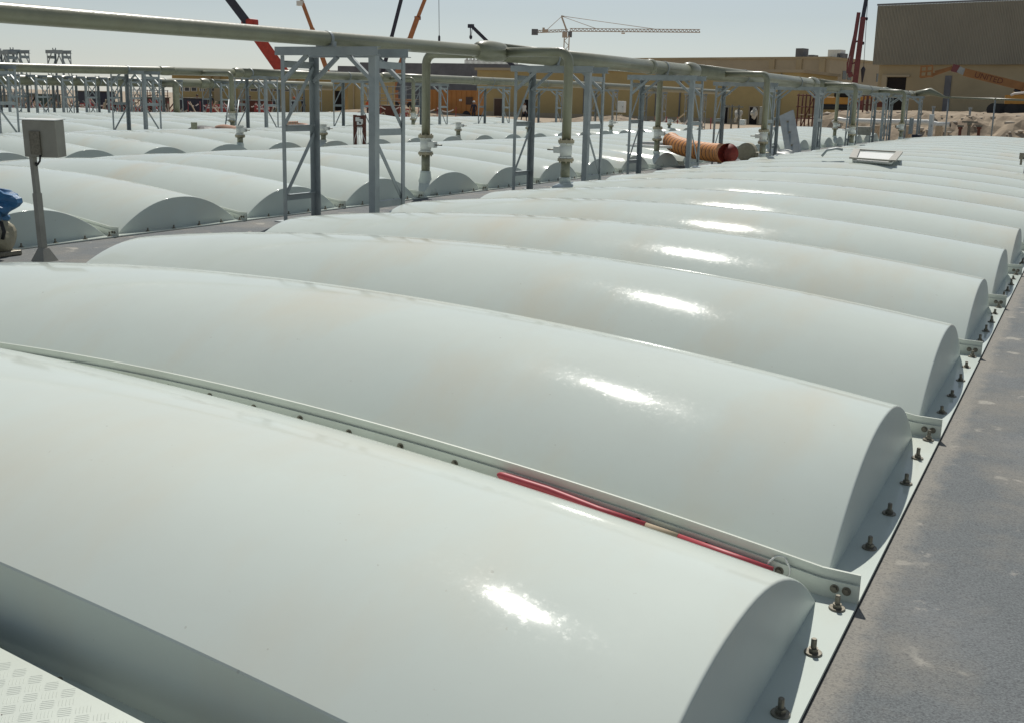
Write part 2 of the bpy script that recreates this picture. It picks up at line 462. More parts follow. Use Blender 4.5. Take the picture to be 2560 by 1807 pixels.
def stud_mesh():
    b = MB()
    b.lathe((0, 0, 0), [(0.026, 0.0), (0.026, 0.004), (0.0245, 0.006)], 20)
    b.lathe((0, 0, 0.006), [(0.0145, 0), (0.0145, 0.012)], 6)
    b.lathe((0, 0, 0.018), [(0.0085, 0), (0.0085, 0.027), (0.007, 0.029)], 12)
    return b.mesh('stud_bolt', M['bolt'])
def hex_mesh():                                           # bolt head facing -y
    b = MB()
    b.lathe((0, 0, 0), [(0.0145, 0.0), (0.0145, -0.003)], 16, 0, 'y')
    b.lathe((0, -0.003, 0), [(0.0095, 0.0), (0.0095, -0.008)], 6, 0, 'y')
    return b.mesh('flange_bolt', M['bolt'])
STUD, HEX = stud_mesh(), hex_mesh()
vault_me, rings_full = shell_mesh()
endR, endL = end_mesh(rings_full, -1), end_mesh(rings_full, 0)
tall_me = flange_mesh('upstand_flange', 0.001, 0.011, 0.092)
short_me = flange_mesh('seam_flange', 1.988, 1.997, 0.060)
gutA, gutB = gutter_mesh(0.011, YA0), gutter_mesh(YA1, 1.988)
bfR, bfL = base_flange(XE1, 0.0), base_flange(XE0 - 0.12, XE0)

def ob(name, me, parent, loc=(0, 0, 0)):
    o = bpy.data.objects.new(name, me); C.objects.link(o); o.parent = parent; o.location = loc; return o

def cover(x, y, label, group, detail):
    t = thing('tank_cover', label, 'tank cover', (x, y, 0), group)
    rc = random.Random(int(x * 10) * 1000 + int(y * 10)); t.scale = (1, 1, 1 + (rc.uniform(-0.02, 0.02) if y > 3 else 0))
    ob('vault', vault_me, t)
    ob('end_panel', endR, t); ob('end_panel', endL, t)
    ob('upstand_flange', tall_me, t); ob('seam_flange', short_me, t)
    ob('valley_strip', gutA, t); ob('valley_strip', gutB, t)
    ob('base_flange', bfR, t); ob('base_flange', bfL, t)
    if detail >= 1:
        for i, yy in enumerate((0.467, 0.838, 1.238, 1.618, 1.92)):
            s = ob('stud_bolt', STUD, t, (-0.046 + 0.004 * ((i * 7) % 3 - 1), yy + 0.006 * ((i * 5) % 3 - 1), 0)); s.rotation_euler = (rc.uniform(-0.06, 0.06), rc.uniform(-0.06, 0.06), i * 1.3); s.scale = (1, 1, rc.uniform(0.72, 1.12))
        for xx in (-0.037, -0.075): ob('flange_bolt', HEX, t, (xx, 1.988, 0.035))
    if detail >= 2:
        for k in range(24):
            xx = -0.255 - 0.2525 * k
            if xx < -5.9: break
            ob('flange_bolt', HEX, t, (xx, 1.988, zval(xx) + 0.033 - 0.004 * (k % 2)))
    return t

GA = 'arched covers of the nearest tank row'
NA = 23
# first cover: cut short by a straight skirt on its near side
t0 = thing('tank_cover', 'nearest white arched tank cover, cut straight along its near side by a shaded upright skirt', 'tank cover', (0, 0, 0), GA)
YS = 0.335
cut_me, rings_cut = shell_mesh(YS)
ob('vault', cut_me, t0)
ob('end_panel', end_mesh(rings_cut, -1), t0); ob('end_panel', end_mesh(rings_cut, 0), t0)
b = MB()
for x, row in rings_cut:
    y, z = row[0]; zb = 0.10 * uu(x) + 0.0
    b.v += [(x, y, z), (x, y - 0.004, z - 0.005), (x, y - 0.004, zb)]
for i in range(len(rings_cut) - 1):
    for j in range(2): b.f.append([3 * i + j, 3 * i + j + 1, 3 * i + j + 4, 3 * i + j + 3]); b.m.append(0); b.sm.append(False)
b.build('skirt', M['gelend'], t0)
b = MB()
for x, row in rings_cut:
    zb = 0.10 * uu(x)
    b.v += [(x, YS - 0.004, zb), (x, YS - 0.14, zb)]
for i in range(len(rings_cut) - 1):
    b.f.append([2 * i, 2 * i + 1, 2 * i + 3, 2 * i + 2]); b.m.append(0); b.sm.append(True)
b.build('skirt_flange', M['gel'], t0)
for k in range(12):
    xx = -0.35 - 0.42 * k
    ob('stud_bolt', STUD, t0, (xx, YS - 0.065, 0.10 * uu(xx)))
ob('seam_flange', short_me, t0); ob('valley_strip', gutB, t0)
b = MB(); b.box((XE1, YS - 0.14, -0.012), (0, 1.997, 0)); b.build('base_flange', M['gel'], t0)
for i, yy in enumerate((0.838, 1.238, 1.60, 1.92)): ob('stud_bolt', STUD, t0, (-0.05, yy, 0)).rotation_euler = (0, 0, i * 0.9)
for xx in (-0.037, -0.075): ob('flange_bolt', HEX, t0, (xx, 1.988, 0.035))
for k in range(24):
    xx = -0.255 - 0.2525 * k
    if xx > -5.9: ob('flange_bolt', HEX, t0, (xx, 1.988, zval(xx) + 0.033 - 0.004 * (k % 2)))
cover(0, 2, 'second white arched tank cover from the camera, behind the bolted seam holding a red pole', GA, 1)
for k in range(2, NA):
    extra = {21: 'last but one', 22: 'last'}.get(k)
    cover(0, 2 * k, f'{extra or ORD[k]} white arched tank cover from the camera in the nearest row', GA, 1 if k < 9 else 0)

def row(i, k0, k1, where, group):
    n = 0
    for k in range(k0, k1):
        y = JOFF + 2 * k
        cover(-i * ROWP, y, f'{ORD[n]} white arched cover from the left in the {where}', group, 1 if (i == 1 and k < 10) else 0)
        n += 1
row(1, 2, 26, 'second row of tanks', 'arched covers of the second tank row')
row(2, 5, 26, 'third row of tanks', 'arched covers of the third tank row')
row(3, 8, 25, 'fourth row of tanks', 'arched covers of the fourth tank row')
row(4, 11, 25, 'fifth row of tanks', 'arched covers of the fifth tank row')
row(5, 14, 19, 'short sixth row of tanks', 'arched covers of the sixth tank row')

# black strip as painted gap shadow under the base flanges, on the deck
for i in range(3):
    s = MB()
    for xa, xb in ((-i * ROWP - 0.004, -i * ROWP + 0.003), (-i * ROWP - 6.603, -i * ROWP - 6.596)):
        s.box((xa, 0.2 if i == 0 else JOFF + 2 * (2, 5)[i - 1], -0.024), (xb, FAR - 6, -0.0125))
    tag(s.build('sealant_line', M['seam']), ['thin black sealant line along the base of the nearest cover row', 'thin black sealant line along the base of the second cover row', 'thin black sealant line along the base of the third cover row'][i], 'sealant', 'sealant lines along the covers')

#@@PART2
# ------------------------------------------------------------------ pipe supports over the walkways
HX = 0.70                            # half spacing of the legs across the walkway
def angle(b, x, y, z0, z1, sx, sy, wx, wy, t=0.008):    # L-shaped leg, corner at (x,y), arms towards sx, sy
    b.box((min(x, x + sx * wx), min(y, y + sy * t), z0), (max(x, x + sx * wx), max(y, y + sy * t), z1))
    b.box((min(x, x + sx * t), min(y + sy * t, y + sy * wy), z0), (max(x, x + sx * t), max(y + sy * t, y + sy * wy), z1))
def frame_parts():
    D = 0.62; H = 2.02
    out = []
    legs = [(-HX, 0, 1, 1, 0.055, 0.055), (HX, 0, -1, 1, 0.09, 0.09), (-HX, D, 1, -1, 0.09, 0.09), (HX, D, -1, -1, 0.055, 0.06)]
    for x, y, sx, sy, wx, wy in legs:
        b = MB(); angle(b, x, y, 0.012, H, sx, sy, wx, wy); b.box((x - 0.08, y - 0.08, 0), (x + 0.08, y + 0.08, 0.012)); out.append(('leg', b.mesh('leg', M['galv'])))
    for y in (0.0, D):                                   # channels across the walkway
        b = MB(); b.box((-HX - 0.06, y - 0.035, H + 0.002), (HX + 0.06, y - 0.028, H + 0.10)); b.box((-HX - 0.06, y - 0.028, H + 0.092), (HX + 0.06, y + 0.035, H + 0.10)); b.box((-HX - 0.06, y - 0.028, H + 0.002), (HX + 0.06, y + 0.035, H + 0.010))
        out.append(('top_beam', b.mesh('top_beam', M['galv'])))
    for x, s in ((-HX, 1), (HX, -1)):
        for z in (H - 0.10, 1.15, 0.30):
            b = MB(); b.box((x + s * 0.0085, 0.058, z - 0.04), (x + s * 0.015, D - 0.058, z + 0.04)); b.box((x + s * 0.0155, 0.058, z + 0.032), (x + s * 0.06, D - 0.058, z + 0.04))
            out.append(('side_rail', b.mesh('side_rail', M['galv'])))
    for x, s, f in ((-HX, 1, 1), (HX, -1, -1)):
        a, c = (0.03, D - 0.03) if f > 0 else (D - 0.03, 0.03)
        for z0, z1 in ((1.20, H - 0.12), (0.34, 1.08)):
            b = MB(); b.beam((x + s * 0.025, a, z0), (x + s * 0.025, c, z1), 0.008, 0.05); out.append(('diagonal', b.mesh('diagonal', M['galv'])))
    for y in (0.02, D - 0.02):
        for s in (-1, 1):
            b = MB(); b.beam((s * (HX - 0.02), y, H - 0.30), (s * (HX - 0.40), y, H + 0.01), 0.045, 0.045); out.append(('knee_brace', b.mesh('knee_brace', M['galv'])))
    b = MB()                                             # saddle under the pipe
    b.box((-0.13, -0.03, H + 0.102), (0.13, 0.03, H + 0.112)); b.box((-0.13, -0.03, H + 0.112), (-0.118, 0.03, H + 0.16)); b.box((0.118, -0.03, H + 0.112), (0.13, 0.03, H + 0.16))
    out.append(('pipe_saddle', b.mesh('pipe_saddle', M['galv'])))
    return out
FP = frame_parts()
def support(x, y, label, group, dz=0.0):
    t = thing('pipe_support', label, 'pipe support', (x, y, -0.016 + dz), group)
    for n, me in FP: ob(n, me, t)
    return t
WX = [-7.60, -7.60 - 2 * ROWP, -7.60 - 4 * ROWP]
GF = 'steel pipe supports along the nearest walkway'
F1 = [8.88, 14.8, 19.9, 25.6, 31.1, 36.6, 42.1, 47.2, 51.4]
for i, y in enumerate(F1):
    support(WX[0], y, f'{ORD[i] if i < 8 else "last"} grey steel pipe support from the camera on the nearest walkway', GF)
F2 = [16.5, 21.35, 26.6, 32.0, 37.5, 43.05, 48.7, 56.0, 64.0, 72.0]
for i, y in enumerate(F2):
    o = support(WX[1], y, f'{ORD[i]} grey steel pipe support from the left under the second header pipe', 'steel pipe supports under the second header pipe')
    if y > 52: o.location.z = GZ; o.scale = (1, 1, 1.28)
F3 = [29.6, 31.0, 32.4, 33.7, 35.0, 36.4, 37.8, 39.2, 42.6, 45.6, 48.3, 50.6]
for i, y in enumerate(F3):
    support(WX[2], y, f'{ORD[i]} grey steel pipe support from the left under the farthest header pipe', 'steel pipe supports under the farthest header pipe')
# three taller supports rising above the headers at the far left
for px, lab in ((0, 'cut by the left edge of the photo'), (31, 'just right of the one at the photo edge'), (137, 'rightmost of the three above the second header')):
    q_ = on_x(px, 150, -52.5); o = support(-52.5, q_.y, f'tall steel support at the far left, {lab}', 'tall steel supports at the far left')
    o.location.z = GZ; o.scale = (0.95, 0.95, (q_.z + (0.9 if px > 20 else 0.8) * 0.6 - GZ) / 2.12)

# ------------------------------------------------------------------ header pipes
def header(x, segs, zf, label, couplings, clamps, z_off=0.0):
    """segs: [(y0, y1, radius)], zf(y) centre height"""
    t = thing('header_pipe', label, 'pipe', (x, segs[0][0], 0), 'header pipes over the walkways')
    y00 = segs[0][0]
    def P(y): return Vector((0, y - y00, zf(y)))
    for y0, y1, r in segs:
        n = max(2, int((y1 - y0) / 3)); b = MB()
        b.tube([P(y0 + (y1 - y0) * i / n) for i in range(n + 1)], r, 20)
        b.build('pipe_run', M['pipe'], t)
    for y, r0, r1, ln in couplings:                      # lay-up bulge where the bore changes or a joint is wrapped
        b = MB(); k = 8; rm = max(r0, r1) * 1.14
        pts, rs = [], []
        for i in range(k + 1):
            u = i / k; pts.append(P(y + (u - 0.5) * ln)); base = r0 + (r1 - r0) * u
            rs.append(base * 1.01 + (rm - base) * math.sin(math.pi * u) ** 0.6)
        b.tube(pts, rs, 20); b.build('joint_wrap', M['pipe'], t)
    for y, r in clamps:
        b = MB(); c = P(y)
        for i in range(20):
            a0, a1 = 2 * math.pi * i / 20, 2 * math.pi * (i + 1) / 20
            vs = []
            for a in (a0, a1):
                for rr, dy in ((r * 1.02, -0.025), (r * 1.02, 0.025), (r * 1.07, 0.025), (r * 1.07, -0.025)):
                    vs.append(c + Vector((rr * math.cos(a), dy, rr * math.sin(a))))
            b.add(vs, [(0, 1, 5, 4), (1, 2, 6, 5), (2, 3, 7, 6), (3, 0, 4, 7)])
        b.build('pipe_clamp', M['galv'], t)
    return t
def lin(pts):
    def f(y):
        if y <= pts[0][0]: return pts[0][1]
        for (a, va), (b_, vb) in zip(pts, pts[1:]):
            if y <= b_: return va + (vb - va) * (y - a) / (b_ - a)
        return pts[-1][1]
    return f
z1f = lin([(2, 2.135), (8, 2.185), (13, 2.24), (20, 2.25), (28, 2.24), (36, 2.22), (54, 2.15)])
def rad1(y): return 0.086 if y < 12.7 else 0.136 if y < 21.6 else 0.165 if y < 33 else 0.185
segs = [(-3, 12.7, 0.086), (12.7, 21.6, 0.136), (21.6, 33, 0.165), (33, 53.6, 0.185)]
cps = [(12.7, 0.086, 0.136, 0.75), (21.6, 0.136, 0.165, 0.6), (33, 0.165, 0.185, 0.7), (19.2, 0.136, 0.136, 0.22), (27.4, 0.165, 0.165, 0.5), (39.5, 0.185, 0.185, 0.8), (46.0, 0.185, 0.185, 0.8), (53, 0.185, 0.185, 0.8)]
header(WX[0], segs, z1f, 'thick olive header pipe crossing the whole photo over the nearest walkway', cps, [(y + 0.02, rad1(y)) for y in F1])
z2f = lin([(12, 2.0), (18.7, 2.07), (23.5, 2.16), (37, 2.30), (54, 2.40)])
header(WX[1], [(12, 26.0, 0.125), (26.0, 34.5, 0.15), (34.5, 80, 0.175)], z2f, 'olive header pipe crossing the photo below the nearest header, over the third walkway',
       [(22.9, 0.125, 0.125, 0.6), (26, 0.125, 0.15, 0.4), (34.5, 0.15, 0.175, 0.7), (41.5, 0.175, 0.175, 0.6)], [(y + 0.02, 0.125 if y < 26 else 0.15 if y < 34.5 else 0.175) for y in F2])
z3f = lin([(24, 1.80), (36.4, 1.92), (48, 2.02), (54, 2.06)])
header(WX[2], [(24, 42, 0.23), (42, 53, 0.25)], z3f, 'thick olive header pipe farthest back, glimpsed under the second header', [(33, 0.23, 0.23, 0.5), (42, 0.23, 0.25, 0.6)], [(y + 0.02, 0.235) for y in F3[4:9]])


# ------------------------------------------------------------------ drop pipes with valves
def arc_pts(c, u, v, r, n=6):                            # quarter bend from c+u*r... helper
    return [c + u * (r * math.sin(a)) + v * (r * (1 - math.cos(a))) for a in [math.pi / 2 * i / n for i in range(n + 1)]]
def vault_z(x_rel, y_rel):
    ym, hw = (YA0 + YA1) / 2, (YA1 - YA0) / 2
    t = (y_rel - ym) / hw
    return zval(x_rel) + sag(x_rel) * max(0, 1 - abs(t) ** 2.15)
def drop(x, y, x_head, zh, r_head, label, side, zbase, r=0.070, zv=0.78, connected=True, group='drop pipes with white valves', hand=1):
    t = thing('drop_pipe', label, 'drop pipe', (x, y, 0), group)
    sgn = 1 if x > x_head else -1
    if connected:
        p0 = Vector((x_head - x + sgn * r_head * 0.8, 0, zh)); p1 = Vector((-sgn * 0.16, 0, zh))
        pts = [p0, p1]
        for i in range(1, 7):
            a = math.pi / 2 * i / 6
            pts.append(Vector((-sgn * 0.16 + sgn * 0.16 * math.sin(a), 0, zh - 0.16 * (1 - math.cos(a)))))
        pts.append(Vector((0, 0, zv + 0.13)))
        b = MB(); b.tube(pts, r, 16); b.build('upper_pipe', M['pipe'], t)
        b = MB(); b.lathe((0, 0, zv + 0.11), [(r * 1.75, 0), (r * 1.75, 0.045)], 20)
        for k in range(6):
            a = k * math.pi / 3; b.lathe((r * 1.45 * math.cos(a), r * 1.45 * math.sin(a), zv + 0.092), [(0.012, 0), (0.012, 0.082)], 6)
        b.build('upper_flange', M['rustflange'], t)
    b = MB(); b.lathe((0, 0, zv - 0.105), [(r * 1.28, 0), (r * 1.28, 0.21)], 18, 0, 'z', True)
    b.lathe((0, 0, zv - 0.115), [(r * 1.6, 0), (r * 1.6, 0.02)], 18); b.lathe((0, 0, zv + 0.085), [(r * 1.6, 0), (r * 1.6, 0.02)], 18)
    vb = b.build('valve_body', M['valve'], t)
    b = MB(); b.box((0.07 * hand, -0.055, zv - 0.045), (0.19 * hand, 0.055, zv + 0.055)) if hand > 0 else b.box((0.19 * hand, -0.055, zv - 0.045), (0.07 * hand, 0.055, zv + 0.055))
    bevel(b.build('gearbox', M['valve'], vb), 0.012)
    b = MB(); b.tube([(0.19 * hand, 0, zv), (0.31 * hand, 0, zv)], 0.011, 8); b.build('valve_stem', M['bolt'], vb)
    b = MB(); b.lathe((0, 0, zv - 0.16), [(r * 1.75, 0), (r * 1.75, 0.04)], 20)
    for k in range(6):
        a = k * math.pi / 3; b.lathe((r * 1.45 * math.cos(a), r * 1.45 * math.sin(a), zv - 0.185), [(0.012, 0), (0.012, 0.085)], 6)
    b.build('lower_flange', M['rustflange'], t)
    b = MB(); b.tube([(0, 0, zbase), (0, 0, zv - 0.15)], r, 16); b.build('lower_pipe', M['pipe'], t)
    b = MB(); prof = [(r * 2.9, zbase - 0.34), (r * 2.2, zbase - 0.22), (r * 1.45, zbase - 0.10), (r * 1.22, zbase - 0.02), (r * 1.22, zbase + 0.02), (r * 1.05, zbase + 0.022)]
    b.lathe((0, 0, 0), prof, 20, 0, 'z', True); b.build('nozzle', M['gel'], t)
    return t
GD = 'drop pipes along the nearest walkway'
for i, y in enumerate((13.12, 23.4, 33.4, 43.4)):
    drop(-8.98, y, WX[0], z1f(y) - 0.02, rad1(y), f'{ORD[i]} olive drop pipe from the camera on the far side of the nearest walkway', 0, 0.36, zv=0.80, group=GD)
for i, y in enumerate((13.05, 23.7, 34.0, 43.6)):
    drop(-6.44, y, WX[0], z1f(y), rad1(y), f'{ORD[i]} olive drop pipe from the camera on the near side of the nearest walkway', 0, 0.40, zv=0.82, hand=-1, group=GD)
def q2(px, x): return on_x(px, 300, x).y
GS = 'drop pipes farther back'
y = q2(581, -23.7); drop(-23.7, y, WX[1], z2f(y) - 0.04, 0.125, 'olive drop pipe with a ladder beside it under the second header pipe', 0, 0.40, r=0.075, zv=0.80, hand=-1, group=GS)
y = q2(1033, -23.7); drop(-23.7, y, WX[1], z2f(y) - 0.04, 0.15, 'olive drop pipe hanging from the second header, seen through the nearest support', 0, 0.40, r=0.075, zv=0.80, group=GS)
y = q2(443, -41.0); drop(-41.0, y, WX[2], z3f(y), 0.23, 'thick olive drop pipe from the farthest header, left of the worker pointing', 0, 0.30, r=0.16, zv=0.3, group=GS)
GV = 'open valves on short stubs without pipes'
for px, x_, lab, hand in ((599, -17.75, 'left of the nearest support', 1), (808, -17.75, 'partly hidden by the nearest support', 1), (1146, -17.75, 'between the two nearest supports', 1), (1322, -17.75, 'behind the second nearest support', -1),
                          (1528, -17.75, 'just left of the third nearest support', 1), (1674, -17.75, 'seen through the third nearest support', 1)):
    y = q2(px, x_); drop(x_, y, WX[1], 2, 0.13, f'open white valve on a short olive stub {lab}', 0, 0.34, zv=0.66, connected=False, hand=hand, group=GV)

#@@PART3
# ------------------------------------------------------------------ near things
# checker plate at the lower left
E0, E1 = Vector((-1.76, 0.222, 0.18)), Vector((-1.205, 0.176, 0.18))
eu = (E1 - E0).normalized(); ev = Vector((eu.y, -eu.x, 0))        # ev points to the camera side
if ev.y > 0: ev = -ev
t = thing('checker_plate', 'bright aluminium checker plate with raised five-bar tread in the near corner', 'tread plate', E0 + eu * 0.6)
def PL(u, v, z=0.0): return eu * u + ev * v + Vector((0, 0, z))
b = MB()
vs = [PL(u, v, z) for z in (-0.006, 0) for u, v in ((-2.6, 0), (0.9, 0), (0.9, 1.1), (-2.6, 1.1))]
b.add(vs, [(0, 1, 2, 3), (4, 5, 6, 7), (0, 1, 5, 4), (1, 2, 6, 5), (2, 3, 7, 6), (3, 0, 4, 7)])
vs = [PL(u, v, z) for z in (-0.07, -0.0062) for u, v in ((-2.6, 0.0), (0.9, 0.0), (0.9, 0.005), (-2.6, 0.005))]
b.add(vs, [(0, 1, 2, 3), (4, 5, 6, 7), (0, 1, 5, 4), (1, 2, 6, 5), (2, 3, 7, 6), (3, 0, 4, 7)])
b.build('plate', M['check'], t)
b = MB(); a45 = rad(40); e1 = eu * math.cos(a45) + ev * math.sin(a45); e2 = -eu * math.sin(a45) + ev * math.cos(a45); cs = 0.0405
for i in range(-40, 60):
    for j in range(-60, 60):
        c = e1 * (i * cs) + e2 * (j * cs); u, v = c.dot(eu), c.dot(ev)
        if not (-1.5 < u < 0.85 and 0.02 < v < 0.62): continue
        A, B = (e1, e2) if (i + j) % 2 else (e2, e1)
        for k in range(5):
            o = c + B * ((k - 2) * 0.0078); l = 0.0165 if k in (1, 2, 3) else 0.0145
            p = [o - A * l, o - A * (l * 0.6) + B * 0.0011, o + A * (l * 0.6) + B * 0.0011, o + A * l, o + A * (l * 0.6) - B * 0.0011, o - A * (l * 0.6) - B * 0.0011]
            top = [o - A * (l * 0.75), o + A * (l * 0.75)]
            h = Vector((0, 0, 0.0007)); z0 = Vector((0, 0, 0.0001))
            b.add([x + z0 for x in p] + [x + h for x in top], [(0, 1, 6), (1, 2, 7, 6), (2, 3, 7), (3, 4, 7), (4, 5, 6, 7), (5, 0, 6)])
b.build('tread_bars', M['check'], t)
b = MB(); random.seed(3)
for k in range(26):
    c = PL(random.uniform(-1.3, 0.4), random.uniform(0.03, 0.5), 0.0012); r = random.uniform(0.0015, 0.0035)
    b.add([c + Vector((r * math.cos(a), r * math.sin(a), 0)) for a in (0, 1, 2.1, 3.2, 4.3, 5.3)] + [c + Vector((0, 0, r * 0.7))], [(0, 1, 6), (1, 2, 6), (2, 3, 6), (3, 4, 6), (4, 5, 6), (5, 0, 6)])
b.build('grit', M['rust'], t)

# red pole pushed into the first seam
t = thing('red_pole', 'slim red pole with a white band lying in the seam behind the nearest cover', 'pole', (-1.30, 1.958, 0))
def pz(x): return zval(x) + 0.032 + 0.01
xs = [-1.31, -1.30, -1.28, -1.1, -0.9, -0.72]
b = MB(); b.tube([(x + 1.30, -0.004, pz(x) + 0.012 * (x < -1)) for x in xs], [0.006, 0.0125, 0.0145, 0.0145, 0.0145, 0.0145], 12); b.build('pole_shaft', M['poled'], t)
b = MB(); b.tube([(x + 1.30, -0.004, pz(x) - 0.002) for x in (-0.719, -0.66, -0.60)], 0.0147, 12); b.build('white_band', M['timber'], t)
b = MB(); b.tube([(x + 1.30, -0.004, pz(x) - 0.002) for x in (-0.599, -0.4, -0.27)], 0.0145, 12); b.build('pole_end', M['poled'], t)
# wire loop over the seam
c0 = on_y(1946, 1420, 1.980); b = MB()
b.tube([c0 + Vector((0.037 * math.cos(a), 0.006 * math.cos(a) + (0.02 if math.sin(a) > 0.8 else 0), 0.040 * math.sin(a) - 0.004)) for a in [2 * math.pi * i / 22 for i in range(23)]], 0.0032, 8, cap=False)
tag(b.build('wire_loop', M['white']), 'pale wire loop hooked over the seam near the red pole', 'wire loop')

# instrument box on a post at the left
t = thing('instrument_post', 'grey instrument box on a steel post standing on the left walkway', 'instrument post', (-7.93, 5.12, -0.016))
pb = MB(); pb.beam((0, 0, 0.01), (-0.06, 0.02, 0.62), 0.058, 0.058); pb.build('post_lower', M['greybox'], t)
pb = MB(); pb.beam((-0.06, 0.02, 0.62), (-0.115, 0.035, 1.12), 0.046, 0.046); pb.build('post_upper', M['greybox'], t)
pb = MB(); pb.add([(-0.09, -0.07, 0), (0.09, -0.07, 0), (0.09, 0.09, 0), (-0.09, 0.09, 0), (-0.035, -0.03, 0.12), (0.035, -0.03, 0.12), (0.035, 0.035, 0.12), (-0.035, 0.035, 0.12)],
                  [(0, 1, 2, 3), (4, 5, 6, 7), (0, 1, 5, 4), (1, 2, 6, 5), (2, 3, 7, 6), (3, 0, 4, 7)]); pb.build('post_foot', M['greybox'], t)
bc = on_y(109, 347, 5.2) - Vector((-7.93, 5.12, -0.016))
bx = MB(); bx.box((-0.165, -0.06, -0.165), (0.165, 0.08, 0.165)); o = bevel(bx.build('enclosure', M['greybox'], t), 0.006); o.location = bc; o.rotation_euler = (rad(3), 0, rad(20))
bx = MB(); bx.box((-0.175, -0.075, 0.167), (0.175, 0.09, 0.175)); o = bx.build('rain_hood', M['white'], t); o.location = bc; o.rotation_euler = (rad(3), 0, rad(20))
bx = MB(); bx.box((-0.09, -0.082, -0.14), (0.01, -0.0605, 0.07)); o = bx.build('back_bracket', M['bolt'], t); o.location = bc; o.rotation_euler = (rad(3), 0, rad(20))
cb = MB(); cb.tube([bc + Vector(p) for p in ((0.02, -0.06, -0.14), (0.02, -0.07, -0.2), (-0.01, -0.075, -0.235), (-0.045, -0.06, -0.245), (-0.06, -0.05, -0.22))], 0.009, 8); cb.build('cable', M['black'], t)

# pump wrapped in blue sheet at the left edge
bp_ = on_z(-5, 640, -0.016)
t = thing('wrapped_pump', 'small pump under crumpled blue plastic sheet at the left edge of the photo', 'pump', bp_)
def blob(name, c, sx, sy, sz, m, seed, amp=0.18, parent=None, n=18, k=12):
    rnd = random.Random(seed); ph = [rnd.uniform(0, 6.28) for _ in range(6)]; b = MB()
    for i in range(k + 1):
        th = math.pi * i / k
        for j in range(n):
            p = 2 * math.pi * j / n
            r = 1 + amp * (math.sin(3 * p + ph[0] + 2 * th) * 0.5 + math.sin(5 * p + ph[1] - 3 * th) * 0.35 + math.sin(2 * p + ph[2]) * math.sin(4 * th + ph[3]) * 0.5)
            b.v.append((c[0] + sx * r * math.sin(th) * math.cos(p), c[1] + sy * r * math.sin(th) * math.sin(p), c[2] + sz * r * math.cos(th)))
    for i in range(k):
        for j in range(n):
            b.f.append([i * n + j, i * n + (j + 1) % n, (i + 1) * n + (j + 1) % n, (i + 1) * n + j]); b.m.append(0); b.sm.append(False)
    return b.build(name, m, parent)
blob('motor_body', (0.0, 0, 0.18), 0.14, 0.18, 0.18, M['beige'], 4, 0.12, t)
bx = MB(); bx.box((-0.22, -0.16, 0.0), (0.14, 0.16, 0.05)); bevel(bx.build('base_plate', M['bolt'], t), 0.01)
blob('sheet_upper', (-0.06, 0.04, 0.50), 0.22, 0.2, 0.13, M['blue'], 11, 0.28, t)
blob('sheet_lower', (-0.10, -0.05, 0.36), 0.23, 0.2, 0.10, M['blue'], 15, 0.25, t)
hb = MB(); hb.tube([(0.10, -0.05, 0.34), (0.17, -0.06, 0.33), (0.20, -0.06, 0.25), (0.17, -0.06, 0.18)], 0.018, 8); hb.build('hose', M['black'], t)

# valve spindle post on the right deck
p = on_z(2566, 486, -0.016)
t = thing('spindle_post', 'dark blue spindle post on the right-hand deck at the edge of the photo', 'post', p)
b = MB(); b.lathe((0, 0, 0), [(0.14, 0), (0.11, 0.1), (0.09, 0.62), (0.12, 0.63), (0.12, 0.70)], 16); b.build('pedestal', M['navy'], t)
b = MB(); b.box((-0.2, -0.05, 0.66), (-0.12, 0.05, 0.78)); b.box((-0.18, -0.02, 0.55), (-0.14, 0.02, 0.66)); b.build('crank', M['bolt'], t)
b = MB(); b.lathe((0, 0, 0.70), [(0.06, 0), (0.06, 0.42), (0.09, 0.43), (0.09, 0.46)], 14); b.build('spindle_cover', M['white'], t)

